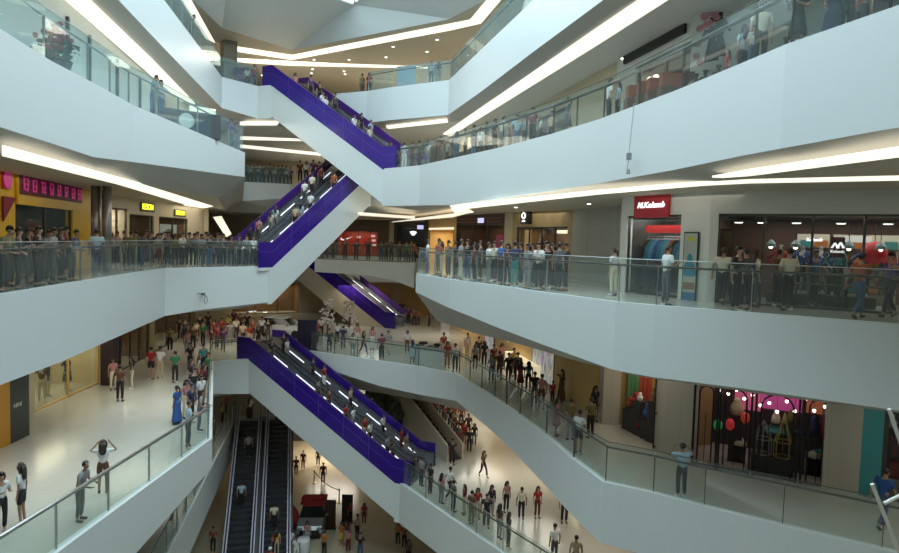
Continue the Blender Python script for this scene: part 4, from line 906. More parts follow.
riders('GE', GF, GU, 1.05, -1, [(253, 'white black'), (247, 'grey black'), (260, 'rust black f'), (243, 'sky black')])
riders('GE', GF, GU, 3.15, -1, [(272, 'red black f'), (276, 'cream black'), (268, 'yellow beige f'), (283, 'maroon black'), (279, 'rust black')])
s = side(UB, UT, upn)
riders('UE', UB, UT, .88, s, [(297, 'pink black f'), (322, 'white black'), (328, 'white grey f'), (355, 'white black'), (367, 'cream black f'), (388, 'pink black f')], False)
riders('UE', UB, UT, 2.62, s, [(309, 'purple black'), (317, 'black black'), (361, 'black black f'), (371, 'sky grey'), (336, 'darkgrey black')], False)
s = side(MB, MT, mpn)
riders('ME', MB, MT, .85, s, [(331, 'rust black'), (312, 'white black'), (303, 'sky grey f'), (297, 'beige black')])
riders('ME', MB, MT, 2.55, s, [(313, 'cream black'), (304, 'white darkgrey'), (320, 'maroon black'), (278, 'white grey f'), (273, 'sky black'), (268, 'cream grey f'), (258, 'pink darkgrey'), (251, 'black black f')])
s = side(LB, LT, lpn)
riders('LE', LB, LT, .88, s, [(270, 'black darkgrey'), (320, 'darkgrey black'), (328, 'brown black'), (344, 'red black f'), (353, 'white grey f'), (364, 'red beige'), (371, 'white black'), (385, 'grey black'), (392, 'darkgrey black f')], False)
riders('LE', LB, LT, 2.62, s, [(290, 'white grey f'), (284, 'darkgrey black'), (312, 'navy black'), (323, 'red white'), (352, 'beige black f'), (383, 'white black'), (399, 'red maroon f'), (411, 'olive grey')], False)
crowd_rail('AL', pl(aL), [(172, .6, 'o', 'black black'), (185, .7, 'o', 'darkgrey denim'), (200, .7, 'o', 'maroon black f'), (214, .7, 'o', 'brown black'), (222, .8, 'o', 'yellow black f'), (228, .9, 'o', 'red black')])
# ---- labels: clothing, then hair or pose where clothing repeats, then order along the rail
OD = ['first', 'second', 'third', 'fourth', 'fifth', 'sixth', 'seventh', 'eighth']
def label_people():
    from collections import defaultdict
    for e in PEOPLE: e['lab'] = '%s in %s' % (e['ad'], e['d'])
    def groups():
        g_ = defaultdict(list)
        for e in PEOPLE: g_[(e['zone'], e['lab'])].append(e)
        return g_
    for key in ('extra', 'pose'):
        for k, v in groups().items():
            if len(v) > 1:
                for e in v:
                    if e[key] and len((e['lab']+' '+e[key]+' '+ZP[e['zone']]).split()) < 13: e['lab'] += (' with ' if key == 'extra' and e[key].startswith('a ') else ' and ' if key == 'extra' else ' ')+e[key]
    for k, v in groups().items():
        v.sort(key=lambda e: proj(e['o'].location)[0])
        for i, e in enumerate(v):
            e['o']['label'] = e['lab']+' '+ZP[k[0]]
            if len(v) > 1: e['o']['label'] += ', %s from left' % OD[i]
            e['o']['group'] = 'shoppers '+ZP[k[0]]
# ------------------------------------------------------------------ signs, shop contents, displays
def plane_uv(a, b, px, py): return WP(px, py, a, b)
def panel(name, a, b, px0, py0, px1, py1, thick, m, label, cat, off=0.02, group=None):
    """upright flat board on the plane a-b filling a picture rectangle; returns it (local x right, y up, z toward viewer)"""
    u0, z0 = WP(px0, py1, a, b); u1, z1 = WP(px1, py0, a, b); w_, h_ = abs(u1-u0), abs(z1-z0)
    bm = NB(); box(bm, (0, 0, thick/2), (w_, h_, thick)); o = obj(name, bm, m); on_plane(o, a, b, (u0+u1)/2, (z0+z1)/2, off)
    tag(o, label, cat, group); return o, w_, h_
def child_text(par, s, size, m, z, x=0, y=0, shear=0.0, bold=0.0, sx=1.0, nm='lettering'):
    me = text_mesh(s, size, .012, shear, bold=bold); me.materials.clear(); me.materials.append(m)
    o = bpy.data.objects.new(nm, me); link(o); o.parent = par; o.location = (x, y, z); o.scale = (sx, 1, 1); return o
def child_box(par, nm, c, s_, m, rz=0):
    bm = NB(); box(bm, (0, 0, 0), s_); o = obj(nm, bm, m, par); o.location = c; o.rotation_euler = (0, 0, rz); return o
MAGENTA = mat('magenta_sign_face', (.55, .03, .22), .4, emit=.25)
GLOWY = mat('yellow_lit_letters', (.95, .95, .05), .4, emit=1.3, ecol=(.95, 1, .06))
GLOWW = mat('white_lit_letters', (1, 1, 1), .4, emit=1.2); REDS = mat('red_sign_face', (.34, .012, .02), .4, emit=.12)
BULB = mat('warm_bulb', (1, .9, .8), .4, emit=5.0, ecol=(1, .86, .74)); MAROONS = mat('maroon_sign', (.10, .01, .02), .4)
def glyph(par, x, y, h, m, seed):
    r = random.Random(seed); bm = NB(); w_ = h*.8
    for k in range(3): box(bm, (r.uniform(-.05, .05)*h, (k-1)*h*.33+r.uniform(-.04, .04)*h, .03), (w_*r.uniform(.55, .95), h*.09, .03))
    for k in range(2): box(bm, ((k-.5)*w_*.6+r.uniform(-.08, .08)*h, r.uniform(-.1, .1)*h, .03), (h*.09, h*r.uniform(.6, .95), .03))
    box(bm, (w_*r.uniform(-.2, .2), -.2*h, .03), (h*.08, h*.5, .03), rz=r.choice((.6, -.6)))
    o = obj('character', bm, m, par); o.location = (x, y, 0)
# yellow shop
o, w_, h_ = panel('shop_sign', cl0, cl1, 15, 184, 80, 204, .08, YEL, 'yellow shop fascia sign with eight magenta characters', 'sign', .02)
child_box(o, 'backing_board', (0, h_*.1, .085), (w_*.97, h_*.62, .02), mat('dark_red_board', (.12, .02, .02), .5))
for i in range(8): glyph(o, w_*(-.42+i*.12), h_*.1, .58, MAGENTA, i+3); 
for c in o.children:
    if c.name.startswith('character'): c.location.z = .10
child_text(o, 'nmei  lua', .16, mat('cream_letters', (.7, .6, .35), .5), .09, -w_*.36, -h_*.28)
o, w_, h_ = panel('round_sign', cl0, cl1, 1, 172, 8.5, 188, .06, REDS, 'small red sign with a magenta disc at the near end of the yellow shop', 'sign', .02)
bm = NB(); lathe(bm, [(.30, .06), (.30, .09)], 20); obj('disc', bm, MAGENTA, o)
u0, z0 = WP(1, 196, cl0, cl1); u1, z1 = WP(14, 222, cl0, cl1)
bm = NB(); 
for z in (0, .05):
    pass
prism(bm, [(-(u1-u0)/2, z0-z1), ((u1-u0)/2, z0-z1), (-(u1-u0)/2, 0)], 0, .05); o = obj('pennant', bm, mat('deep_red_cloth', (.22, .015, .03), .7)); on_plane(o, cl0, cl1, (u0+u1)/2, z1, .03); tag(o, 'dark red triangular pennant on the yellow shop front', 'pennant')
for i, (x0, y0, x1, y1) in enumerate(((139.5, 203.5, 153.5, 211), (173.5, 210.5, 185, 216))):
    o, w_, h_ = panel('lit_sign', cl1, cl2, x0, y0, x1, y1, .05, mat('olive_sign_board', (.06, .055, .01), .5), 'glowing yellow letter sign over the %s' % ('doorway beside the steel columns' if i == 0 else 'window with a white poster'), 'sign', .02, 'yellow lit shop signs')
    child_text(o, 'KESION', h_*.95, GLOWY, .06, sx=w_/(h_*.95*4.3))
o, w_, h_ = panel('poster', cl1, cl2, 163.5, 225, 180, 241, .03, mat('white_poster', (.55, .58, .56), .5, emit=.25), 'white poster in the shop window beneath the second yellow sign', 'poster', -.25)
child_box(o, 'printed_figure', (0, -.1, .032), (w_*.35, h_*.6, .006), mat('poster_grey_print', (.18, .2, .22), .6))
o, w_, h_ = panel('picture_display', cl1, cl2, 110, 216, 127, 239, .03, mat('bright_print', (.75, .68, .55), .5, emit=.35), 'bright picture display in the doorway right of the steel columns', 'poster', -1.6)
for k in range(4): child_box(o, 'printed_figure', (w_*(-.35+.23*k), -.05, .035), (w_*.1, h_*.6, .006), mat('poster_brown_print', (.25, .14, .09), .6))
bm = NB()
pc = at_d(101, 26.5, 0); 
for k in (-.22, .25):
    bm = NB(); lathe(bm, [(.19, 0), (.19, 3.65)], 16); tag(obj('pillar', bm, mat('steel_column', (.30, .27, .26), .3, .6), loc=(pc.x+k, pc.y, 0), smooth=True), kind='structure')
bm = NB(); box(bm, (0, 0, 1.82), (.45, .45, 3.64)); p_ = at_d(391.5, 60.6, 0); tag(obj('pillar', bm, WALLM, loc=p_), kind='structure')
# ---------------- outdoor clothes shop
o, w_, h_ = panel('shop_sign', r6, r7, 636, 194.5, 671.5, 218, .10, REDS, 'red square shop sign with white slanted lettering', 'sign', .03)
child_text(o, 'M.Kolumb', h_*.36, GLOWW, .11, 0, h_*.06, .28, .008, w_*.86/(h_*.36*4.6))
o, w_, h_ = panel('logo_sign', r7, r8, 831.5, 236.5, 848, 258, .08, MAROONS, 'dark sign with white mountain logo inside the outdoor clothes shop', 'sign', -1.2)
bm = NB()
for k, (x, hh) in enumerate(((-.14, .30), (.13, .34))):
    prism(bm, [(x-.20, 0), (x-.07, 0), (x+.02, hh*.62), (x+.10, 0), (x+.25, 0), (x+.06, hh), (x-.04, hh)], 0, .012)
lg = obj('mountain_logo', bm, GLOWW, o); lg.location = (0, -.02, .082); lg.scale = (.56, .56, 1); child_text(o, "Kolumb", .12, GLOWW, .082, 0, -.13, .1, .003)
o, w_, h_ = panel('lit_sign', r7, r8, 811, 236.5, 822.5, 240, .03, BLACK, 'small white lettered sign left of the mountain logo', 'sign', -2.6); child_text(o, 'Kolumb', h_*1.3, GLOWW, .035, 0, 0, .1, .01)
o, w_, h_ = panel('menu_board', r7, r8, 714.5, 228, 731, 270, .05, BLACK, 'black framed display board at the corner of the outdoor clothes shop', 'board', -1.0)
child_box(o, 'board_face', (0, 0, .053), (w_*.85, h_*.9, .008), mat('orange_brown_print', (.16, .07, .02), .5))
PDT = mat('jacket_teal', (.03, .20, .30), .7); 
def garment(loc, rz, m, label, grp, h=.72):
    bm = NB(); k = h/.72
    prism(bm, [(-.24*k, 0), (.24*k, 0), (.25*k, .50*k), (.12*k, .68*k), (.06*k, .72*k), (-.06*k, .72*k), (-.12*k, .68*k), (-.25*k, .50*k)], -.07, .07)
    for s_ in (1, -1): prism(bm, [(s_*.25*k, .52*k), (s_*.33*k, .05*k), (s_*.25*k, .03*k), (s_*.2*k, .40*k)][::s_], -.05, .05)
    bmesh.ops.rotate(bm, verts=bm.verts[:], cent=(0, 0, 0), matrix=Matrix.Rotation(math.pi/2, 3, 'X')); bmesh.ops.recalc_face_normals(bm, faces=bm.faces[:])
    o = obj('jacket', bm, m); o.location = loc; o.rotation_euler = (0, 0, rz); tag(o, label, 'jacket', grp)
    bm = NB(); tube(bm, [(-.16, 0, h), (0, 0, h+.07), (.16, 0, h)], .01, 5); tube(bm, [(0, 0, h+.07), (0, 0, h+.13)], .008, 5); obj('hanger', bm, STEEL, o)
def inwall(a, b, u, dep, z):
    t = (b-a).xy.normalized(); n = Vector((t.y, -t.x)); 
    if n.dot((CAM-a).xy) > 0: n = -n
    return Vector((a.x+t.x*u+n.x*dep, a.y+t.y*u+n.y*dep, z)), math.atan2(t.y, t.x)
JC = [('teal', PDT), ('sky blue', mat('jacket_sky', (.10, .30, .42), .7)), ('navy', cloth('navy')), ('orange', cloth('orange')), ('blue', cloth('blue')), ('black', cloth('black'))]
u0, _ = WP(628, 245, r6, r7); u1, _ = WP(679, 245, r6, r7)
for k, ci in enumerate((5, 0, 1, 4, 0, 1, 3, 5, 0, 1, 2, 3)):
    p, an = inwall(r6, r7, u0+.15+(u1-u0-.3)*k/11, 1.0, 1.25); garment(p, an+.5, JC[ci][1], '%s jacket hanging in the shop below the red sign, %s from left' % (JC[ci][0], ORD[k]), 'jackets on the upper rack', .8)
for k in range(10):
    ci = (5, 2, 5, 5, 2, 5, 5, 5, 2, 5)[k]; p, an = inwall(r6, r7, u0+.2+(u1-u0-.4)*k/9, .9, .22); garment(p, an+.5, JC[ci][1], 'dark %s jacket on the lower rack below the red sign, %s from left' % (JC[ci][0], ORD[k]), 'jackets on the lower rack', .78)
t = thing('clothes_rack', inwall(r6, r7, (u0+u1)/2, 1.0, 0)[0], 'steel two tier clothes rack in the shop below the red sign', 'rack', rz=inwall(r6, r7, 0, 0, 0)[1])
for nm, z in (('upper_rail', 2.18), ('lower_rail', 1.12)):
    bm = NB(); tube(bm, [(-(u1-u0)*.48, 0, z), ((u1-u0)*.48, 0, z)], .02, 8); obj(nm, bm, STEEL, t)
for x in (-1, 1): bm = NB(); tube(bm, [(x*(u1-u0)*.48, 0, 0), (x*(u1-u0)*.48, 0, 2.2)], .025, 8); obj('leg', bm, STEEL, t)
p, an = inwall(r6, r7, (u0+u1)/2, .8, 2.45); bm = NB(); box(bm, (0, 0, 0), (u1-u0-.2, .1, .28)); tag(obj('header_panel', bm, mat('bright_red_band', (.5, .02, .02), .5, emit=.25)), 'bright red band above the hanging jackets', 'panel'); bpy.data.objects['header_panel'].location = p; bpy.data.objects['header_panel'].rotation_euler = (0, 0, an)
o, w_, h_ = panel('poster', r6, r7, 682.5, 232, 700.5, 301, .05, BLACK, 'tall framed poster of a blue hooded jacket beside the shop entrance', 'poster', .04)
child_box(o, 'print', (0, 0, .052), (w_*.9, h_*.96, .006), mat('poster_pale_ground', (.36, .38, .33), .5, noise=.25, scale=1.5))
bm = NB(); prism(bm, [(-.26, -.35), (.26, -.35), (.27, .05), (.13, .26), (.12, .42), (0, .52), (-.12, .42), (-.13, .26), (-.27, .05)], .056, .064); prism(bm, [(.27, .05), (.36, -.3), (.28, -.33), (.2, .0)], .056, .062); prism(bm, [(-.27, .05), (-.2, 0), (-.28, -.33), (-.36, -.3)], .056, .062); jk = obj('printed_jacket', bm, PDT, o); jk.scale = (.8, .9, 1)
child_box(o, 'printed_band', (0, h_*.40, .058), (w_*.55, h_*.06, .004), mat('lime_print', (.45, .45, .05), .5)); child_box(o, 'printed_ground', (0, -h_*.42, .058), (w_*.9, h_*.12, .004), mat('poster_blue_print', (.05, .16, .28), .5))
child_box(o, 'printed_rock', (0, -h_*.27, .057), (w_*.8, h_*.10, .004), mat('poster_brown_print', (.25, .14, .09), .6))
bm = NB(); u2, _ = WP(693, 245, r6, r7)
for i, (px, py) in enumerate(((761, 216), (797, 216.5), (843, 216), (892, 215.5), (737, 219))):
    p, an = inwall(r7, r8, WP(px, py, r7, r8)[0], .7, 2.70); o = thing('downlight', p, 'bright round downlight in the outdoor shop ceiling, %s from the corner' % ORD[i], 'downlight', 'outdoor shop downlights')
    bm = NB(); lathe(bm, [(.15, -.03), (.15, .0)], 16); obj('trim_ring', bm, STEEL, o); bm = NB(); lathe(bm, [(.12, -.045), (.12, -.03)], 16); obj('lens', bm, SPOT, o)
for i, (px, py) in enumerate(((770, 240), (796, 241), (852.5, 240), (886, 241))):
    u, _ = WP(px, py, r7, r8); p, an = inwall(r7, r8, u, 1.2, 2.0); o = thing('pendant_lamp', p, 'pendant lamp with glass bell shade in the outdoor shop, %s from the corner' % ORD[i], 'pendant lamp', 'pendant lamps of the outdoor shop')
    bm = NB(); tube(bm, [(0, 0, .12), (0, 0, .68)], .012, 6); obj('cord', bm, BLACK, o)
    bm = NB(); lathe(bm, [(.16, -.1), (.15, 0), (.07, .1), (.03, .14)], 16); obj('shade', bm, mat('grey_glass_shade', (.25, .33, .36), .2), o)
    bm = NB(); ball(bm, (0, 0, -.1), .07); obj('bulb', bm, BULB, o)
u, z = WP(880, 253, r7, r8); p, an = inwall(r7, r8, u, 1.5, z); o = thing('lantern', p, 'large round red lantern hanging in the outdoor clothes shop', 'lantern')
bm = NB(); ball(bm, (0, 0, 0), .36, 18); obj('lantern_body', bm, mat('red_lantern', (.45, .012, .02), .5, emit=.22, noise=.5, scale=6), o, True); bm = NB(); tube(bm, [(0, 0, .35), (0, 0, 2.7-z)], .012, 6); obj('cord', bm, BLACK, o); bm = NB(); lathe(bm, [(.12, -.42), (.12, -.34)], 14); obj('base_ring', bm, YEL, o)
def mannequin(p, rz, top, bot, label, m=None, pose='hip', sex='f', scale=1.0):
    o = bpy.data.objects.new('mannequin', body_mesh(sex, pose)); link(o); mm = m or mat('mannequin_white', (.5, .49, .46), .4)
    setm(o, mm, 0); setm(o, mm, 1); o.location = p; o.rotation_euler = (0, 0, rz); o.scale = (scale,)*3; tag(o, label, 'mannequin', 'shop mannequins')
    tc, _, tk = top.partition(':'); tk = tk or 'long'
    def prt(nm, me, c): q_ = bpy.data.objects.new(nm, me); link(q_); q_.parent = o; setm(q_, cloth(c))
    prt('jacket' if tk != 'dress' else 'dress', top_mesh(sex, pose, tk), tc)
    if tk not in ('dress', 'maxi'): prt('trousers', bot_mesh(sex, pose, 'trousers'), bot)
FA = lambda a, b: inwall(a, b, 0, 0, 0)[1]
for i, (px, top, d_) in enumerate(((779, 'red', 2.2), (803.5, 'blue', 1.6), (842, 'teal', 1.8), (871, 'blue', 1.8), (824, 'navy', 2.4))):
    p, an = inwall(r7, r8, WP(px, 255, r7, r8)[0], d_, .35); mannequin(p, an, top+':coat', 'black', 'mannequin in a %s jacket in the outdoor shop window, %s from the corner' % (top, ORD[i]))
    bm = NB(); box(bm, (0, 0, .175), (.7, .6, .35)); o = obj('plinth', bm, mat('dark_plinth', (.05, .045, .04), .5)); p.z = 0; o.location = p; o.rotation_euler = (0, 0, an); tag(o, 'low dark plinth under the %s jacket mannequin, %s from the corner' % (top, ORD[i]), 'plinth')
for i, px in enumerate((815, 858, 895)):
    u, _ = WP(px, 260, r7, r8); p, an = inwall(r7, r8, u, 3.4, 0); t = thing('shelf_unit', p, 'lit wall shelves of the outdoor shop, %s from the corner' % ORD[i], 'shelf', rz=an)
    bm = NB(); box(bm, (0, .2, 1.2), (1.0, .05, 2.4)); obj('back_panel', bm, mat('warm_white_back', (.6, .55, .45), .5), t)
    for z in (.4, .9, 1.4, 1.9): bm = NB(); box(bm, (0, 0, z), (1.0, .4, .04)); obj('shelf', bm, DKIN, t)
    for k in range(8):
        z = (.42, .92, 1.42, 1.92)[k // 2]; bm = NB(); box(bm, (0, 0, .1), (.4, .3, .2)); box(bm, (.02, 0, .23), (.34, .28, .06)); q_ = obj('folded_garment', bm, cloth(random.choice(('red', 'navy', 'teal', 'darkgrey', 'orange')))); q_.location = p+Vector((math.cos(an), math.sin(an), 0))*((k % 2-.5)*.48)+Vector((0, 0, z)); q_.rotation_euler = (0, 0, an); tag(q_, 'folded garments on shelf %s, outdoor shop shelves %s from the corner' % (('lowest', 'low', 'high', 'top')[k//2]+(' near end', ' far end')[k % 2], ORD[i]), 'clothes', 'folded clothes')
for i, px in enumerate((752, 822, 868)):
    u, _ = WP(px, 290, r7, r8); p, an = inwall(r7, r8, u, 1.0, 0); t = thing('display_table', p, 'dark low display table in the outdoor shop, %s from the corner' % ORD[i], 'table', rz=an)
    bm = NB(); box(bm, (0, 0, .72), (1.5, .7, .05)); obj('tabletop', bm, mat('table_wood', (.10, .06, .035), .5), t)
    for x in (-.68, .68):
        for y in (-.3, .3): bm = NB(); box(bm, (x, y, .35), (.06, .06, .7)); obj('leg', bm, BLACK, t)
for i, px in enumerate((854.5, 865, 875)):
    u, _ = WP(px, 235.5, r7, r8); p, an = inwall(r7, r8, u*.999, 2.2, 2.22); bm = NB(); box(bm, (0, 0, 0), (.24, .2, .2)); o = obj('display_box', bm, mat('lit_white_box', (.7, .72, .68), .5, emit=.35)); o.location = p; o.rotation_euler = (0, 0, an)
    tag(o, 'little white box above the red lantern, %s of three' % ORD[i], 'box', 'white display boxes'); bm = NB(); tube(bm, [(0, 0, .1), (0, 0, .45)], .01, 5); obj('hanging_rod', bm, BLACK, o)
# ---------------- wood front, dark shop, gold shop, far shops
o, w_, h_ = panel('projecting_sign', r3, r4, 525.5, 211, 532.5, 224, .35, BLACK, 'black box sign with a white ring mark on the wood clad front', 'sign', .03)
bm = NB(); tube(bm, [(w_*.24*math.cos(k*.5236), h_*.12+h_*.22*math.sin(k*.5236), .36) for k in range(12)], .045, 6, True); obj('ring_mark', bm, GLOWW, o); child_box(o, 'white_bar', (0, -h_*.30, .355), (w_*.5, h_*.10, .015), GLOWW)
p, an = inwall(r3, r4, WP(521, 240, r3, r4)[0], .5, 1.5); bm = NB(); box(bm, (0, 0, 0), (.55, .08, 2.2)); o = obj('lit_panel', bm, mat('amber_panel', (.5, .33, .15), .5, emit=.45, ecol=(.8, .5, .22))); o.location = p; o.rotation_euler = (0, 0, an); tag(o, 'amber lit panel at the near side of the wood clad shop entrance', 'panel')  # a lit panel rather than a screen; emission gives its glow
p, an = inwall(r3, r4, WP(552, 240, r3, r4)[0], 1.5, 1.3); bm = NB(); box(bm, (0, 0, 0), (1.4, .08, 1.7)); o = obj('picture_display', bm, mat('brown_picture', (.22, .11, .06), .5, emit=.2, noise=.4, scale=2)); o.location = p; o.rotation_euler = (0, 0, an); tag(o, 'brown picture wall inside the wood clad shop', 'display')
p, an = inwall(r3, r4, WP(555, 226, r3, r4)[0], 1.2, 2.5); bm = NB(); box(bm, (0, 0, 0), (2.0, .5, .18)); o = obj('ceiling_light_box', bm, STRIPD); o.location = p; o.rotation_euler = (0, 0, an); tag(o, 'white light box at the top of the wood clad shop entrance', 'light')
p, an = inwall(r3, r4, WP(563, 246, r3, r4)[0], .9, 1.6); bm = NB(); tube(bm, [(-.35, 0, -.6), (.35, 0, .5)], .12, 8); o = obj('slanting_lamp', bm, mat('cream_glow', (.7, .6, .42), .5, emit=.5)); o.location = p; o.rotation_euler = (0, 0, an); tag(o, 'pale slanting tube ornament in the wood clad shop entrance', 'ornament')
o, w_, h_ = panel('shop_screen', r1, r2, 479, 217.5, 486, 223.5, .08, BLACK, 'small glowing violet white screen over the dark shop', 'screen', .05); child_box(o, 'display', (0, 0, .085), (w_*.9, h_*.85, .01), mat('violet_screen', (.5, .5, .8), .4, emit=.9, ecol=(.62, .62, 1)))  # small screen set just before the shopfront, with no hanger modelled
for k, z in enumerate((3.35, 3.15)):
    u0, _ = WP(458, 220, r1, r2); u1, _ = WP(502, 220, r1, r2); p, an = inwall(r1, r2, (u0+u1)/2, -.06, z); bm = NB(); box(bm, (0, 0, 0), (abs(u1-u0), .1, .08)); o = obj('fascia_batten', bm, mat('rose_wood', (.20, .09, .07), .5)); o.location = p; o.rotation_euler = (0, 0, an); tag(o, 'reddish batten over the dark shop, %s one' % ('upper' if k == 0 else 'lower'), 'batten')
p, an = inwall(r1, r2, WP(485, 238, r1, r2)[0], 1.3, 1.4); bm = NB(); box(bm, (0, 0, 0), (1.2, .1, 1.8)); o = obj('picture_display', bm, mat('magenta_display', (.35, .06, .12), .5, emit=.35, noise=.5, scale=5)); o.location = p; o.rotation_euler = (0, 0, an); tag(o, 'magenta patterned display inside the dark shop', 'display')
t = thing('branch_display', inwall(r0, r1, WP(444, 240, r0, r1)[0], 1.0, 0)[0], 'golden bare branch display in the gold lit shop', 'display')
bm = NB(); lathe(bm, [(.25, 0), (.3, .3), (.2, .7)], 14); obj('vase', bm, BRIN, t)
rr = random.Random(5)
for k in range(9): a = rr.uniform(-1.2, 1.2); bm = NB(); tube(bm, [(0, 0, .6), (a*.35, rr.uniform(-.2, .2), 1.3), (a*.8, rr.uniform(-.3, .3), rr.uniform(1.8, 2.5))], [.05, .035, .012], 6); obj('branch', bm, mat('gold_branch', (.55, .42, .08), .4), t)
bm = NB(); u0, _ = WP(430, 226, r0, r1); u1, _ = WP(454, 226, r0, r1); p, an = inwall(r0, r1, (u0+u1)/2, -.05, 2.72); box(bm, (0, 0, 0), (abs(u1-u0), .1, .14)); o = obj('wall_light', bm, STRIPD); o.location = p; o.rotation_euler = (0, 0, an); tag(o, 'warm light line over the gold lit shop opening', 'wall light')
fa, fb = Vector((-16, 62, 0)), f0[1]
bm = NB(); sw = [(-.62, -.02), (-.5, -.12), (-.3, -.14), (.0, -.02), (.6, .26), (.0, .06), (-.28, -.03), (-.42, -.01), (-.5, .06), (-.48, .16)]
prism(bm, sw, 0, .04); o = obj('logo_sign', bm, GLOWW); u, z = WP(346, 239, fa, fb); on_plane(o, fa, fb, u, z, -.6); o.scale = (1.1, 1.1, 1); tag(o, 'white curved tick mark in the red sports shop', 'sign')
for i, (px, py) in enumerate(((372.5, 236), (373, 240.5), (373.5, 245), (358, 237))):
    o, w_, h_ = panel('lit_sign', fa, fb, px-2, py-1, px+2, py+1, .05, mat('pink_white_glow', (.9, .6, .55), .4, emit=.9), 'tiny glowing tag in the red sports shop, %s one' % ORD[i], 'sign', -.6, 'glowing tags of the sports shop')
o, w_, h_ = panel('shop_screen', fa, fb, 417, 225, 424, 229.5, .08, BLACK, 'small pale screen over the dark shop beside the column', 'screen', .2); child_box(o, 'display', (0, 0, .085), (w_*.9, h_*.85, .01), MATS['violet_screen'])  # sits a little ahead of the wall plane, nothing suspends it
p = at_d(413, 60.8, 0); p.z = WP(413, 234, fa, fb)[1]; bm = NB(); prism(bm, [(-.35, .2), (0, .3), (.35, .2), (.12, -.15), (-.12, -.15)], -.05, .05); bmesh.ops.rotate(bm, verts=bm.verts[:], cent=(0, 0, 0), matrix=Matrix.Rotation(math.pi/2, 3, 'X')); tag(obj('lit_sign', bm, GLOWW, loc=p), 'small white lit emblem before the dark shop by the column', 'sign')
# ---------------- lower left shop
pa_, pb_ = P(11, 444, -6), P(29.5, 435, -6)
dvec = (pb_-pa_); nn = Vector((dvec.y, -dvec.x, 0)).normalized(); nn = -nn if nn.dot(CAM-pa_) > 0 else nn
bm = NB(); prism(bm, [(0, 0), (dvec.x, dvec.y), (dvec.x+nn.x*1.2, dvec.y+nn.y*1.2), (nn.x*1.2, nn.y*1.2)], 0, 2.9); bmesh.ops.recalc_face_normals(bm, faces=bm.faces[:]); o = obj('advertising_pillar', bm, mat('charcoal_panel', (.035, .037, .034), .4), loc=pa_); tag(o, 'black advertising pillar with small white lettering by the lower left shop', 'pillar')
me = text_mesh('NINI', .22, .008); me.materials.clear(); me.materials.append(mat('white_letters', (.6, .6, .58), .5)); tx = bpy.data.objects.new('lettering', me); link(tx); u, z = WP(17.5, 405, pa_, pb_); on_plane(tx, pa_, pb_, u, z, .01); mw = tx.matrix_world.copy(); tx.parent = o; tx.matrix_parent_inverse = Matrix.Translation(-pa_); tx.matrix_world = mw
pc_ = pa_-dvec*.72; bm = NB(); d2 = pa_-pc_; prism(bm, [(0, 0), (d2.x*.97, d2.y*.97), (d2.x*.97+nn.x, d2.y*.97+nn.y), (nn.x, nn.y)], 0, 2.9); bmesh.ops.recalc_face_normals(bm, faces=bm.faces[:]); tag(obj('advertising_pillar', bm, mat('orange_panel', (.55, .26, .02), .45), loc=pc_), 'orange panel standing beside the black advertising pillar', 'panel')
for i, (px, d_) in enumerate(((58, .7), (82, .7), (70, 1.0))):
    u, _ = WP(px, 372, l0, l1); p, an = inwall(l0, l1, u, d_, -6); mannequin(p, an-1.2+i, ('brown', 'darkgrey:dress', 'black')[i], 'cream', 'mannequin in %s clothes behind the cream shop glass, %s from the black pillar' % (('brown', 'dark grey', 'black')[i], ORD[i]), scale=1.05)
p = P(106.5, 386, -6); bm = NB(); box(bm, (0, .3, 1.85), (.62, .6, 3.65)); tag(obj('pillar', bm, mat('aubergine_column', (.03, .015, .025), .4), loc=p), kind='structure')
# ---------------- ironwork shop
IRON = mat('wrought_iron', (.014, .012, .012), .45, .3)
wl = (q3-q2).xy.length
def iron(u0, u1, zt, label, arch=True):
    p, an = inwall(q2, q3, u0, .05, -6); t = thing('iron_screen', p, label, 'iron screen', 'black iron window screens', an); w_ = u1-u0
    for x in (0.04, w_-.04): bm = NB(); box(bm, (x, 0, zt/2), (.07, .07, zt)); obj('upright', bm, IRON, t)
    for z in (zt-.04, .06): bm = NB(); box(bm, (w_/2, 0, z), (w_, .06, .06)); obj('crossbar', bm, IRON, t)
    if arch:
        r = w_/2-.2; bm = NB(); tube(bm, [(.2, 0, .1), (.2, 0, zt-.25-r)]+[(w_/2-r*math.cos(k*math.pi/10), 0, zt-.25-r+r*math.sin(k*math.pi/10)) for k in range(1, 10)]+[(w_-.2, 0, zt-.25-r), (w_-.2, 0, .1)], .03, 6); obj('arch_bar', bm, IRON, t)
    for k in range(1, max(2, int(w_/.42))):
        x = w_*k/max(2, int(w_/.42)); bm = NB(); tube(bm, [(x, 0, .1), (x, 0, zt*.62)], .014, 6); obj('baluster', bm, IRON, t)
us = [WP(px, 430, q2, q3)[0] for px in (692, 718, 752, 762, 800, 806, 836)]
zt = 3.15
iron(us[0], us[1], zt, 'tall black iron arch screen nearest the pale column'); iron(us[1], us[2], zt, 'second black iron screen of the ironwork shop', True); iron(us[2]+.05, us[4], zt, 'wide central iron arch of the ironwork shop', True); iron(us[4]+.05, us[6], zt, 'reddish end iron screen beside the second pale column', True)
for i, (px, py) in enumerate(((719.5, 393.5), (727, 397), (735.5, 393), (743.5, 402), (752, 398.5), (760, 409), (769, 406.5), (777, 415.5), (787, 405), (795, 415), (806.5, 402.5), (815, 414.5), (826, 410.5), (835, 420.5))):
    u, z = WP(px, py, q2, q3); p, an = inwall(q2, q3, u, .55, z); o = thing('hanging_bulb', p, 'small bright bulb hanging in the ironwork shop window, %s from left' % ORD[i], 'bulb', 'bulbs of the ironwork shop')
    bm = NB(); ball(bm, (0, 0, 0), .055, 10); obj('bulb', bm, BULB, o); bm = NB(); tube(bm, [(0, 0, .05), (0, 0, max(.1, -2.8-z))], .008, 5); obj('wire', bm, BLACK, o)
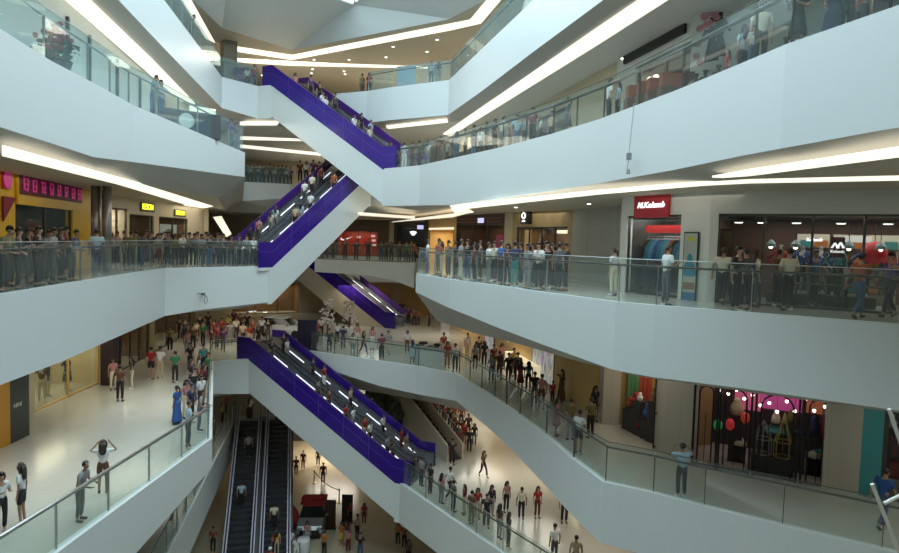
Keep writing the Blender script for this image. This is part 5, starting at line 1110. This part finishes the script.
for i, (px, py, w2, h2, m) in enumerate(((746, 408, .9, .9, 'pink'), (782, 410, 1.3, .8, 'magenta'), (823, 414, .8, .8, 'dull orange'))):
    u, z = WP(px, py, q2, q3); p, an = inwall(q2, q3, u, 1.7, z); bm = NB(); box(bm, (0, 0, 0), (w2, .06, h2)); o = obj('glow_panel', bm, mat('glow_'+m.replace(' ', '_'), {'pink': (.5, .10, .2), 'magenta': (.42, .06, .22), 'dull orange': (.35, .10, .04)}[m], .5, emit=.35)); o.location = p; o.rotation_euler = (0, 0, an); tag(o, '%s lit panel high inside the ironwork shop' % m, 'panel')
for i, (px, py, m, nm) in enumerate(((716, 430.5, (.02, .35, .10), 'green'), (728.5, 430, (.5, .03, .04), 'red'), (744, 423, (.4, .04, .02), 'dark red'))):
    u, z = WP(px, py, q2, q3); p, an = inwall(q2, q3, u, .8, z); o = thing('lantern', p, '%s paper lantern in the ironwork shop window' % nm, 'lantern'); bm = NB(); lathe(bm, [(.06, -.2), (.13, -.12), (.15, 0), (.13, .12), (.06, .2)], 14); obj('lantern_body', bm, mat('lantern_'+nm.replace(' ', '_'), m, .5, emit=.3), o, True); bm = NB(); tube(bm, [(0, 0, .2), (0, 0, -2.8-z)], .008, 5); obj('cord', bm, BLACK, o)
def spire(px, py, s_, m, label):
    u, z = WP(px, py, q2, q3); p, an = inwall(q2, q3, u, .75, -6); t = thing('cage_ornament', p, label, 'ornament', rz=an)
    bm = NB(); box(bm, (0, 0, .3), (.7, .5, .6)); obj('stand', bm, DKIN, t)
    for k in range(8): a = math.pi*2*k/8; bm = NB(); tube(bm, [(.28*math.cos(a), .28*math.sin(a), .6), (.28*math.cos(a), .28*math.sin(a), 1.15), (.14*math.cos(a), .14*math.sin(a), 1.55), (0, 0, 1.6+s_)], .018, 5); obj('cage_bar', bm, m, t)
    for z in (.62, 1.15): bm = NB(); tube(bm, [(.28*math.cos(k*.5236), .28*math.sin(k*.5236), z) for k in range(12)], .02, 5, True); obj('cage_ring', bm, m, t)
spire(782, 470, .55, mat('brass', (.45, .36, .12), .4, .5), 'brass spired cage ornament in the middle of the ironwork shop'); spire(761, 468, .2, mat('pale_grey_metal', (.3, .3, .28), .4, .5), 'grey spired cage ornament beside the brass one')
PR = random.Random(11)
for i, (px, py, sx, sz, cc, nm) in enumerate(((776, 425, .3, .5, 'cream', 'cream doll'), (792, 424, .3, .45, 'olive', 'olive doll'), (775, 438, .8, .25, 'teal', 'teal box'), (800, 440, .5, .25, 'navy', 'navy box'), (735, 414, .5, .6, 'beige', 'beige figure'), (737, 461, .5, .3, 'cream', 'cream cushion'), (816, 478, .6, .4, 'cream', 'cream lampshade'), (824, 460, .6, .2, 'teal', 'pale teal cloth'), (816, 435, .4, .7, 'navy', 'navy coat'), (826, 438, .3, .7, 'maroon', 'maroon coat'))):
    u, z = WP(px, py, q2, q3); z = max(z, -6+sz/2+.62); p, an = inwall(q2, q3, u, 1.25, z); o = thing('ornament', p, '%s displayed inside the ironwork shop' % nm, 'ornament', rz=an)
    bm = NB(); lathe(bm, [(sx*.35, -sz/2), (sx*.5, -sz*.4), (sx*.45, 0), (sx*.22, sz*.3), (sx*.25, sz*.4), (sx*.1, sz*.5)], 12); obj('figure', bm, cloth(cc), o, True)
    bm = NB(); box(bm, (0, 0, (-6-z-sz/2)/2-.0), (max(.3, sx*.9), .3, abs(-6-z+sz/2)-.02)); bmesh.ops.translate(bm, verts=bm.verts[:], vec=(0, 0, 0)); obj('pedestal', bm, DKIN, o)
# toy shop bay
def in_toy(px, py, k, z=None):
    """point on a sight line, k metres beyond the open shop front"""
    d_ = ray(px, py); tt = (q1-q0).xy; n = Vector((tt.y, -tt.x, 0)); t_ = n.dot(q0-CAM)/n.dot(d_); q_ = CAM+d_*(t_+k/d_.y); return q_ if z is None else Vector((q_.x, q_.y, z))
for i, (px, py, r, cc) in enumerate(((636, 402, .24, 'red'), (630, 404, .18, 'rust'), (648, 413, .22, 'blue'), (653, 421, .24, 'orange'), (641, 424, .2, 'red'), (642, 433, .17, 'pink'), (656, 396, .2, 'olive'), (640, 398, .13, 'white'))):
    p = in_toy(px, py, .75); o = thing('soft_toy', p, '%s round soft toy in the toy shop bay, %s in row from top' % (cc, ORD[i]), 'toy', 'soft toys in the toy shop', .5)
    bm = NB(); ball(bm, (0, 0, 0), r, 12); ball(bm, (0, 0, r*1.1), r*.62, 10); obj('body', bm, cloth(cc), o, True)
    for s_ in (1, -1): bm = NB(); ball(bm, (s_*r*.45, 0, r*1.6), r*.22, 8); obj('ear', bm, cloth(cc), o, True)
    bm = NB(); hh = p.z-r+6.0; box(bm, (0, 0, -r-hh/2), (.42, .42, max(.1, hh))); obj('display_stand', bm, DKIN, o)
for i, (px, m, nm, w2) in enumerate(((620, mat('yellow_curtain', (.45, .30, .04), .7), 'yellow curtain', .45), (633, mat('sage_panel', (.10, .28, .13), .6), 'green panel', .5), (645, mat('brick_red_panel', (.30, .05, .03), .6), 'red panel', .55))):
    p = in_toy(px, 400, 1.5, -4.4); bm = NB()
    for k in range(6): box(bm, ((k-2.5)*w2/6, .03*(k % 2), 0), (w2/6, .06, 2.9))
    o = obj('wall_hanging', bm, m); o.location = p; tag(o, '%s at the back of the toy shop bay' % nm, 'panel')
p = in_toy(659, 420, .15, -6); t = thing('iron_screen', p, 'narrow iron gate at the near end of the toy shop bay', 'iron screen', 'black iron window screens')
for x in (-.18, 0, .18): bm = NB(); box(bm, (x, 0, 1.6), (.04, .04, 3.2)); obj('upright', bm, IRON, t)
for z in (.1, 1.4, 3.15): bm = NB(); box(bm, (0, 0, z), (.4, .04, .05)); obj('crossbar', bm, IRON, t)
# dark shop at the far right
for i, (z, cc) in enumerate(((-5.2, 'red'), (-4.5, 'maroon'))):
    p, an = inwall(q5, q6, 1.6, 1.0, z); bm = NB(); box(bm, (0, 0, 0), (2.6, .5, .5)); o = obj('display_case', bm, cloth(cc)); o.location = p+Vector((0, 0, .0)); o.rotation_euler = (0, 0, an); tag(o, '%s display case in the dark shop past the teal panel' % ('bright red lower' if i == 0 else 'maroon upper'), 'display case')
for i, (px, py) in enumerate(((882, 426), (894, 428))):
    u, z = WP(px, py, q5, q6); p, an = inwall(q5, q6, u, .7, z); o = thing('ornament', p, 'white round ornament in the dark shop past the teal panel, %s one' % ORD[i], 'ornament'); bm = NB(); ball(bm, (0, 0, 0), .16, 12); ball(bm, (0, 0, .2), .1, 10); obj('figure', bm, cloth('cream'), o, True); bm = NB(); tube(bm, [(0, 0, .2), (0, 0, -2.85-z)], .012, 5); obj('cord', bm, BLACK, o)
# gold wall of the middle gallery
ga, gb = fb2, q0+Vector((-.4, 1.2, 0))
PIC = mat('coloured_display_print', (.35, .3, .3), .5)
nt = PIC.node_tree; vo_ = nt.nodes.new('ShaderNodeTexVoronoi'); vo_.inputs['Scale'].default_value = 3.5; tc = nt.nodes.new('ShaderNodeTexCoord'); mp = nt.nodes.new('ShaderNodeMapping'); mp.inputs['Scale'].default_value = (2.2, .7, 1); hs = nt.nodes.new('ShaderNodeHueSaturation'); hs.inputs['Saturation'].default_value = .45; hs.inputs['Value'].default_value = .55
b_ = nt.nodes['Principled BSDF']; nt.links.new(tc.outputs['Object'], mp.inputs[0]); nt.links.new(mp.outputs[0], vo_.inputs['Vector']); nt.links.new(vo_.outputs['Color'], hs.inputs['Color']); nt.links.new(hs.outputs[0], b_.inputs['Base Color']); nt.links.new(hs.outputs[0], b_.inputs['Emission Color']); b_.inputs['Emission Strength'].default_value = .5
for x0, y0, x1, y1, lab in ((533, 344, 557, 374, 'large multicoloured lit window display on the golden wall'), (486, 326, 496, 347, 'narrow black and white lit display on the golden wall'), (442, 306, 452, 322, 'small far lit display on the golden wall by the corner')):
    o, w_, h_ = panel('window_display', ga, gb, x0, y0, x1, y1, .08, BLACK, lab, 'display', .03, 'lit displays on the golden wall'); child_box(o, 'print', (0, 0, .085), (w_*.94, h_*.94, .008), PIC)
for i, px in enumerate((457.5, 465.5, 479, 509)):
    u, z = WP(px, 322+.6*(px-457), ga, gb); o = thing('wall_light', (0, 0, 0), 'curved golden wall light, %s along the golden wall' % ORD[i], 'wall light', 'golden wall lights'); on_plane(o, ga, gb, u, -3.9, .06)
    bm = NB(); tube(bm, [(.25*math.sin(k*.3)-.1, -.8+k*.2, 0) for k in range(9)], .05, 6); obj('light_tube', bm, mat('gold_glow', (1, .8, .4), .4, emit=1.6, ecol=(1, .78, .38)), o)
    bm = NB(); box(bm, (0, 0, -.03), (.5, 1.9, .04)); obj('back_plate', bm, GOLD, o)
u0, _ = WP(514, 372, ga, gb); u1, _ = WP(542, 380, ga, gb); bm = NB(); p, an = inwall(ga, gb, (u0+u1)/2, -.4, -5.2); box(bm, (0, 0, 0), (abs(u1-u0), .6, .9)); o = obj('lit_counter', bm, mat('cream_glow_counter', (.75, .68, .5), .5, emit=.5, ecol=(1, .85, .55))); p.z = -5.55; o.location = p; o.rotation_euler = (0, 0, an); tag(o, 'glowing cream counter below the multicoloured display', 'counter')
# far middle shop: lit signs and goods
for i, (px, py, w2, h2, m, lab) in enumerate(((369, 279, 1.0, .3, GLOWW, 'white lit sign over the dark far shop by the rear escalator'), (371.5, 290.5, .55, .9, GLOWW, 'white standing light figure inside the dark far shop'), (362, 285, .8, .5, mat('amber_glow', (.8, .5, .2), .5, emit=.7), 'amber lamp cluster inside the dark far shop'), (380, 296, .9, .4, MATS['amber_glow'], 'low amber light inside the dark far shop'), (333, 290, .5, 1.1, mat('cream_glow', (.7, .6, .42), .5, emit=.5), 'cream lit figure left in the dark far shop'), (353, 297, .35, 1.2, MATS['cream_glow'], 'slim cream lit stand in the dark far shop'), (394, 296, .3, .8, MATS['cream_glow'], 'small cream light at the edge of the dark far shop'))):
    d_ = ray(px, py); yy = 66.6 if i else 65.6; p = CAM+d_*(yy/d_.y); bm = NB(); lathe(bm, [(w2*.5, -h2/2), (w2*.5, h2*.2), (w2*.3, h2*.5)], 12, sy=.3); tag(obj('shop_light', bm, m, loc=p), lab, 'light')
for i in range(6):
    p = at_d(345+8*i, 68, -6); bm = NB(); box(bm, (0, 0, .6), (.7, .6, 1.2)); t = obj('display_stand', bm, DKIN, loc=p); tag(t, 'dark goods stand in the far dark shop, %s from the escalator' % ORD[i], 'stand', 'goods stands'); bm = NB(); ball(bm, (0, 0, 1.4), .26, 10); obj('goods', bm, cloth(PR.choice(('rust', 'brown', 'beige', 'maroon'))), t, True)
# ---------------- middle gallery furniture
def blossom(p, h, label, seed):
    t = thing('blossom_tree', p, label, 'decorative tree', 'white blossom trees'); r = random.Random(seed)
    bm = NB(); lathe(bm, [(.3, 0), (.36, .45)], 14); obj('planter', bm, cloth('white'), t)
    bm = NB(); tube(bm, [(0, 0, .4), (.05, 0, h*.5), (0, 0, h*.8)], [.08, .06, .03], 8); obj('trunk', bm, cloth('brown'), t)
    bm = NB()
    for k in range(70): a = r.uniform(0, 6.28); q_ = r.uniform(0, 1)**.5; z = r.uniform(.35, 1.0); ball(bm, (q_*.75*math.cos(a)*(1.15-z*.6), q_*.75*math.sin(a)*(1.15-z*.6), h*z), r.uniform(.06, .13), 6)
    obj('blossom', bm, mat('blossom_white', (.62, .55, .52), .7), t)
blossom(P(327, 343, -6), 3.2, 'white blossom tree behind the middle back railing, taller one', 1); blossom(P(349, 333, -6), 2.6, 'white blossom tree nearer the rear escalator', 2)
bm = NB(); box(bm, (0, 0, 1.05), (1.3, .25, 2.1)); o = obj('display_board', bm, mat('dark_plum_board', (.02, .012, .035), .4), loc=P(307, 350.5, -6)); tag(o, 'dark free standing display board beside the lower escalator head', 'board'); child_box(o, 'base_plate', (0, 0, .03), (1.4, .6, .06), BLACK)
for i, (px, py) in enumerate(((419, 349), (426, 352), (432, 350), (438, 348), (423, 346))):
    t = thing('stool', P(px, py+3, -6), 'round black stool before the golden wall, %s from left' % ORD[i], 'stool', 'black stools'); bm = NB(); lathe(bm, [(.3, .38), (.34, .45), (.28, .52)], 14); obj('seat', bm, cloth('black'), t, True); bm = NB(); lathe(bm, [(.2, 0), (.06, .06), (.06, .4)], 12); obj('pedestal', bm, BLACK, t)
for i, px in enumerate((424, 434)):
    p = on_front(offset_poly(bRp, 1.3), px, 0)[0]; t = thing('counter', p, 'white counter behind the middle back railing, %s one' % ORD[i], 'counter'); bm = NB(); box(bm, (0, 0, .5), (1.2, .6, 1.0)); obj('body', bm, cloth('white'), t); bm = NB(); box(bm, (0, 0, 1.02), (1.3, .7, .05)); obj('worktop', bm, cloth('grey'), t)
# ---------------- car model
def car(p, rz, body, roof, label, sc_=1.0, ribbon=False):
    t = thing('car', p, label, 'car', rz=rz); t.scale = (sc_,)*3       # nose toward -Y
    bm = NB(); sec = [(-2.1, .35, .62, .80), (-1.9, .30, .88, .88), (-.9, .28, 1.02, .92), (.2, .28, 1.05, .92), (1.6, .30, 1.05, .90), (2.1, .38, .95, .82)]; rings = []
    for y, z0, z1, hw in sec: rings.append([bm.verts.new(v) for v in ((-hw, y, z0), (hw, y, z0), (hw*1.02, y, (z0+z1)/2), (hw*.9, y, z1), (-hw*.9, y, z1), (-hw*1.02, y, (z0+z1)/2))])
    for i in range(5):
        for k in range(6): bm.faces.new((rings[i][k], rings[i][(k+1) % 6], rings[i+1][(k+1) % 6], rings[i+1][k]))
    bm.faces.new(rings[0]); bm.faces.new(list(reversed(rings[-1]))); bmesh.ops.recalc_face_normals(bm, faces=bm.faces[:]); obj('body', bm, body, t)
    def cab(nm, z0, z1, y0, y1, y2, y3, w0, w1, m):
        bm = NB(); hexa(bm, [(-w0, y0, z0), (w0, y0, z0), (w0, y1, z0), (-w0, y1, z0), (-w1, y2, z1), (w1, y2, z1), (w1, y3, z1), (-w1, y3, z1)]); obj(nm, bm, m, t)
    cab('windscreen_and_windows', 1.0, 1.5, -.95, 1.75, -.25, 1.45, .84, .68, mat('car_glass', (.012, .013, .015), .1)); cab('roof', 1.5, 1.58, -.28, 1.5, -.2, 1.4, .70, .66, roof)
    bm = NB(); box(bm, (0, -2.1, .55), (1.3, .08, .25)); obj('grille', bm, BLACK, t); bm = NB(); box(bm, (0, -2.08, .36), (1.6, .14, .16)); obj('bumper', bm, BLACK, t)
    for s_ in (1, -1):
        bm = NB(); ball(bm, (s_*.62, -2.02, .74), .15, 10, (1.3, .6, .8)); obj('headlamp', bm, cloth('grey'), t, True); bm = NB(); box(bm, (s_*.98, -.55, 1.05), (.2, .12, .14)); obj('wing_mirror', bm, body, t)
        for y in (-1.35, 1.35):
            bm = NB(); lathe(bm, [(.20, -.12), (.33, -.11), (.34, 0), (.33, .11), (.20, .12)], 18); bmesh.ops.rotate(bm, verts=bm.verts[:], cent=(0, 0, 0), matrix=Matrix.Rotation(math.pi/2, 3, 'Y')); w2 = obj('wheel', bm, RUBBER, t); w2.location = (s_*.82, y, .34)
    if ribbon:
        bm = NB(); ball(bm, (.4, .4, 1.8), .32, 12, (1.5, .8, .8)); ball(bm, (-.4, .4, 1.8), .32, 12, (1.5, .8, .8)); ball(bm, (0, .4, 1.75), .22, 10); box(bm, (0, .6, 1.62), (1.7, 1.5, .10)); obj('bow', bm, cloth('red'), t, True)
SILV = mat('silver_car_paint', (.26, .27, .26), .3, .4)
car(P(313, 526, -18), 0.1, SILV, cloth('red'), 'silver display car with a red bow on its roof, ground floor', 1.0, True)
car(P(285, 336, -6), 1.35, mat('white_car_paint', (.5, .5, .47), .3), mat('white_car_paint', (.5, .5, .47), .3), 'white car on show behind the head of the lower escalator', .95)
for i, (px, py, m, lab) in enumerate(((330, 528, 'brown', 'dark brown banner board beside the silver car'), (347, 522, 'black', 'black banner board further from the silver car'))):
    p = P(px, py, -18); bm = NB(); box(bm, (0, 0, 1.0), (.75, .12, 1.9)); o = obj('banner_board', bm, mat('board_'+m, {'brown': (.05, .02, .01), 'black': (.02, .012, .008)}[m], .5), loc=p); tag(o, lab, 'board'); child_box(o, 'base_plate', (0, 0, .03), (.85, .5, .06), BLACK)
sp_ = []
for i, (px, py) in enumerate(((339, 503), (314, 483), (348, 520))):
    p = P(px, py, -18); t = thing('barrier_post', p, 'gold rope barrier post near the display car, %s from the back' % ORD[(1, 0, 2)[i]], 'barrier post', 'rope barrier posts'); bm = NB(); lathe(bm, [(.2, 0), (.2, .04), (.05, .06), (.045, 1.0), (.07, 1.03), (.07, 1.1)], 14); obj('post', bm, MATS['brass'], t); sp_.append(p+Vector((0, 0, .98)))
bm = NB(); a, b = sp_[0], sp_[1]; tube(bm, [(a.lerp(b, k/8)-a)+Vector((0, 0, -.28*math.sin(math.pi*k/8))) for k in range(9)], .03, 6); tag(obj('barrier_rope', bm, cloth('maroon'), loc=a), 'sagging dark rope between two gold barrier posts', 'rope')
p = P(291, 530, -18); t = thing('flag_stand', p, 'black pole with a red drape left of the silver car', 'flag stand'); bm = NB(); tube(bm, [(0, 0, 0), (0, 0, 3.6)], .05, 8); obj('pole', bm, BLACK, t); bm = NB(); lathe(bm, [(.5, .25), (.6, .7), (.45, 1.3), (.1, 1.75)], 14); obj('drape', bm, cloth('red'), t, True); bm = NB(); lathe(bm, [(.45, 0), (.45, .06)], 14); obj('base', bm, BLACK, t)
bm = NB(); lathe(bm, [(.42, 0), (.45, .1), (.45, .75), (.42, .85)], 16); tag(obj('drum_table', bm, cloth('white'), loc=P(303, 552, -18), smooth=True), 'white drum table beside the lowest escalator', 'table')
# planters and beige stair behind the lower escalator
for i, (px, py, r) in enumerate(((381, 412, 1.3), (392, 421, 1.2), (400, 434, .9))):
    p = P(px, py, -12) if False else at_d(px, 46.5-i*1.6, -12); t = thing('planter_shrub', p, 'dark clipped shrub in a planter behind the lower escalator, %s down' % ORD[i], 'shrub', 'planter shrubs'); bm = NB(); lathe(bm, [(.6, 0), (.75, .8)], 16); obj('planter', bm, cloth('darkgrey'), t)
    bm = NB(); r2 = random.Random(i)
    for k in range(110): d_ = Vector((r2.gauss(0, 1), r2.gauss(0, 1), r2.gauss(0, .8))).normalized()*r*r2.uniform(.5, .9); ball(bm, d_+Vector((0, 0, 1.6)), r2.uniform(.14, .26)*r, 6)
    obj('foliage', bm, mat('grey_green_leaf', (.11, .115, .08), .6), t)
s0, s1 = P(447, 462, -12), Vector((0, 0, 0)); s1 = at_d(378, 46.8, -7.9); sd = (s1-s0); t = thing('staircase', s0, 'beige sided staircase rising behind the lower escalator', 'staircase', rz=math.atan2(sd.y, sd.x)); L_ = sd.xy.length; Hh = sd.z
def slab2(bm, v0, v1, lo, hi): hexa(bm, [(0, v0, lo), (L_, v0, Hh+lo), (L_, v1, Hh+lo), (0, v1, lo), (0, v0, hi), (L_, v0, Hh+hi), (L_, v1, Hh+hi), (0, v1, hi)])
for v in (0, -1.1): bm = NB(); slab2(bm, v-.12, v, -1.5, 1.0); obj('stringer', bm, MATS['beige_cladding'], t)
bm = NB(); slab2(bm, -1.1, -.1, -1.3, -1.0); obj('underside', bm, MATS['beige_cladding'], t)
bm = NB(); slab2(bm, -1.20, -1.18, 1.0, 1.5); obj('glass_panel', bm, GLASS, t); bm = NB(); tube(bm, [(0, -1.19, 1.52), (L_, -1.19, Hh+1.52)], .035, 8); obj('handrail', bm, DSTEEL, t)
n_ = 22
for k in range(n_): bm = NB(); box(bm, (L_*(k+.5)/n_, -.62, Hh*(k+.5)/n_-.1), (L_/n_, 1.0, .2)); obj('tread', bm, STEP, t)
# ---------------- upper galleries: goods, pictures, mannequins
o, w_, h_ = panel('shop_sign', dr[2], dr[3], 626.5, 33, 687, 51, .1, BLACK, 'long black sign band over the dark shop on the upper right gallery', 'sign', .04)
o.matrix_world = o.matrix_world
FLW = mat('pink_blossom_print', (.48, .22, .25), .6, noise=.5, scale=9)
o, w_, h_ = panel('wall_picture', dr[3], dr[4], 690, 1, 726, 72, .05, mat('white_picture_ground', (.6, .6, .56), .5), 'white wall panel with large pink painted flowers on the upper right gallery', 'picture', .03)
for k, (x, y, r) in enumerate(((.1, .36, .15), (-.12, .30, .13), (.25, .28, .12), (-.05, .16, .13), (.12, .2, .12), (-.25, .12, .11), (-.3, -.1, .1), (-.32, -.28, .1), (-.2, -.38, .1))):
    bm = NB(); rq = random.Random(k)
    for j in range(9): a = 6.28*j/9; lathe(bm, [(w_*r*.62, .052), (w_*r*.62, .0525+.001*j)], 8, (w_*x+w_*r*.55*math.cos(a), h_*y+w_*r*.55*math.sin(a), 0))
    obj('painted_flower', bm, FLW, o)
for x, y in ((.12, -.02), (.36, .04)):
    bm = NB(); prism(bm, [(-.2, -.75), (.24, -.7), (.1, -.1), (.18, .2), (.26, .0), (.32, .05), (.16, .38), (.06, .42), (.07, .6), (-.06, .6), (-.06, .42), (-.16, .36), (-.3, .0), (-.22, -.02), (-.12, .15), (-.08, -.1)], .052, .056); fg = obj('painted_dress', bm, cloth('black'), o); fg.location = (w_*x, h_*y, 0); fg.scale = (1.1, 1.1, 1)
for i, (px, top) in enumerate(((703, 'black:dress'), (716, 'black:dress'), (694, 'pink:dress'), (783, 'black:dress'))):
    p = on_front(offset_poly(dRp, 3.0), px, 0)[0]; mannequin(p, head_to(-2.4), top, 'black', 'mannequin in a %s dress before the upper right white panels, %s one' % (top.split(':')[0], ORD[i]), cloth('darkgrey'))
for i, px in enumerate((634, 645, 655, 668)):
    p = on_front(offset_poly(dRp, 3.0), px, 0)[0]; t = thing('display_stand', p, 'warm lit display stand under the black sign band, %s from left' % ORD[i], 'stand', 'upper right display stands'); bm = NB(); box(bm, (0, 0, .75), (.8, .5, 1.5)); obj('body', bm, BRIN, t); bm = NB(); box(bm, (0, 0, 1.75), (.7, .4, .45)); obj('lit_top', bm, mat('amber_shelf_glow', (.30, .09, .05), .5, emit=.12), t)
for i, (px, z) in enumerate(((641, 8.55), (647, 8.55), (653, 8.55))):
    p = on_front(offset_poly(dRp, 4.2), px, 0)[0]; p.z = z; o = thing('spotlight', p, 'pinkish glowing spotlight under the black sign band, %s of three' % ORD[i], 'spotlight', 'spotlights under the sign band'); bm = NB(); ball(bm, (0, 0, 0), .12, 10); obj('lamp', bm, BULB, o); bm = NB(); tube(bm, [(0, 0, .1), (0, 0, 1.0)], .02, 6); obj('stem', bm, BLACK, o)
for i, px in enumerate((66, 88, 116, 139)):
    u, z = WP(px, 60, dl1, dl2) if px > 57 else (0, 0); p, an = inwall(dl1, dl2, u, -.06, 6); bm = NB(); box(bm, (0, 0, 1.55), (.12, .1, 3.1)); o = obj('partition_post', bm, DSTEEL); o.location = p; o.rotation_euler = (0, 0, an); tag(o, 'dark post between the white partition panels, %s from the flower display' % ORD[i], 'post', 'partition posts')
u, z = WP(28, 22, dl0, dl1); t = thing('flower_display', inwall(dl0, dl1, u, -.9, 6)[0], 'tall red flower display on the upper left gallery', 'flowers'); bm = NB(); lathe(bm, [(.35, 0), (.25, .5), (.4, 1.0)], 14); obj('vase', bm, cloth('black'), t); r2 = random.Random(3)
bm = NB()
for k in range(45): ball(bm, (max(-.5, min(.5, r2.gauss(0, .2))), max(-.5, min(.5, r2.gauss(0, .2))), 1.65+max(-.4, min(.4, r2.gauss(0, .22)))), .08, 6)
obj('blooms', bm, mat('crimson_bloom', (.30, .02, .05), .7), t); bm = NB()
for k in range(70): c_ = Vector((max(-.5, min(.5, r2.gauss(0, .25))), max(-.5, min(.5, r2.gauss(0, .25))), 1.4+max(-.4, min(.4, r2.gauss(0, .25))))); polyface(bm, [c_+Vector((r2.uniform(-.2, .2), r2.uniform(-.2, .2), r2.uniform(-.2, .2))) for _ in range(3)])
obj('foliage', bm, mat('dark_leaf', (.03, .045, .02), .6), t)
for i, (px, top) in enumerate(((40, 'darkgrey:dress'), (48, 'black:dress'), (54, 'olive:dress'))):
    p = on_front(offset_poly(dLp, 2.2), px, 0)[0]; mannequin(p, head_to(-.6), top, 'black', 'mannequin in %s beside the red flower display, %s one' % (top.split(':')[0].replace('darkgrey', 'dark grey'), ORD[i]), cloth('darkgrey'))
p = on_front(offset_poly(dLp, .9), 190, 0)[0]; t = thing('exhibit_stand', p, 'dark panel with a white disc behind the teal railing', 'display', rz=head_to(-.9)); bm = NB(); box(bm, (0, 0, .65), (2.6, .3, 1.1)); obj('body', bm, cloth('darkgrey'), t); bm = NB(); lathe(bm, [(.33, 0), (.33, .04)], 20); bmesh.ops.rotate(bm, verts=bm.verts[:], cent=(0, 0, 0), matrix=Matrix.Rotation(math.pi/2, 3, 'X')); q_ = obj('white_disc', bm, cloth('white'), t); q_.location = (-.2, -.15, .75)
p = on_front(offset_poly(dLp, 2.4), 206, 0)[0]; t = thing('light_box', p, 'cream lit box sign behind the far part of the teal railing', 'light box', rz=head_to(-.9)); bm = NB(); box(bm, (0, 0, 1.4), (1.3, .25, 2.0)); obj('lit_face', bm, mat('cream_light_box', (.8, .76, .6), .5, emit=.55, ecol=(1, .95, .75)), t); bm = NB(); box(bm, (0, 0, .2), (.9, .4, .4)); obj('base', bm, DSTEEL, t)
for i, px in enumerate((402, 410)):
    p = on_front(offset_poly(pl(E_R), 2.0), px, 0)[0]; bm = NB(); box(bm, (0, 0, .95), (.7, .5, 1.9)); o = obj('display_cabinet', bm, cloth('sky'), loc=p); tag(o, 'pale cabinet on the topmost gallery, %s one' % ORD[i], 'cabinet', 'pale cabinets'); bm = NB(); box(bm, (0, 0, 1.93), (.76, .56, .06)); obj('top', bm, cloth('white'), o)
# ---------------- things fixed to the fascias and hanging in the void
p = on_front(dRp, 638, 0)[0]; n_ = Vector((-.93, -.36, 0)); p = p+n_*.25; zt_, zb_ = ZV(638, 110, p), ZV(634, 160, p); t = thing('hanging_spotlight', (p.x, p.y, zb_), 'small grey spotlight hanging on a cable before the upper right fascia', 'hanging lamp')
bm = NB(); tube(bm, [(0, 0, .2), (.08, 0, zt_-zb_+.2), (.22, .2, zt_-zb_+.25)], .012, 6); obj('cable', bm, STEEL, t); bm = NB(); box(bm, (0, 0, .1), (.13, .13, .2)); obj('driver_box', bm, cloth('grey'), t); bm = NB(); tube(bm, [(0, 0, 0), (-.04, 0, -.28)], .015, 6); obj('rod', bm, STEEL, t); bm = NB(); lathe(bm, [(.07, -.42), (.03, -.28)], 12); obj('lamp_head', bm, cloth('grey'), t)
p = on_front(cLp, 202, 0)[0]+Vector((.1, -.25, 0)); z_ = ZV(202, 296, p); t = thing('wire_bracket', (p.x, p.y, z_), 'thin dark wire bracket with a hanging loop on the left eye level fascia', 'bracket')
bm = NB(); tube(bm, [(-.22, 0, .12), (.12, 0, .10), (.2, 0, -.02)], .018, 6); obj('arm', bm, BLACK, t); bm = NB(); tube(bm, [(.2+.08*math.cos(k*.5236), 0, -.2+.2*math.sin(k*.5236)) for k in range(12)], .014, 6, True); obj('loop', bm, BLACK, t); bm = NB(); box(bm, (0, .14, .1), (.12, .25, .06)); obj('mount', bm, BLACK, t)
def near(px, py, d_): r_ = ray(px, py); return CAM+r_*(d_/r_.y)
t = thing('rod_star', near(888, 500, 9), 'white metal rod frame hanging in front of the lower right railing', 'hanging frame'); c_ = t.location.copy()
for a, b in (((872, 484), (903, 562)), ((884, 503.5), (916, 488)), ((916, 488), (889, 409))):
    bm = NB(); tube(bm, [near(*a, 9)-c_, near(*b, 9)-c_], .028, 8); obj('rod', bm, mat('white_rod', (.62, .6, .55), .35), t)
bm = NB(); tube(bm, [near(916, 488, 9)-c_, Vector((near(916, 488, 9).x, 9, RZ+1))-c_], .008, 6); obj('suspension_wire', bm, STEEL, t)

bm = NB(); box(bm, (0, 0, .8), (1.0, .3, 1.6)); o = obj('information_board', bm, PURPIN, loc=at_d(239.5, 44.8, 12)); tag(o, 'dark purple upright board at the head of the highest escalator', 'board'); child_box(o, 'base_plate', (0, 0, .03), (1.1, .5, .06), BLACK)
label_people()
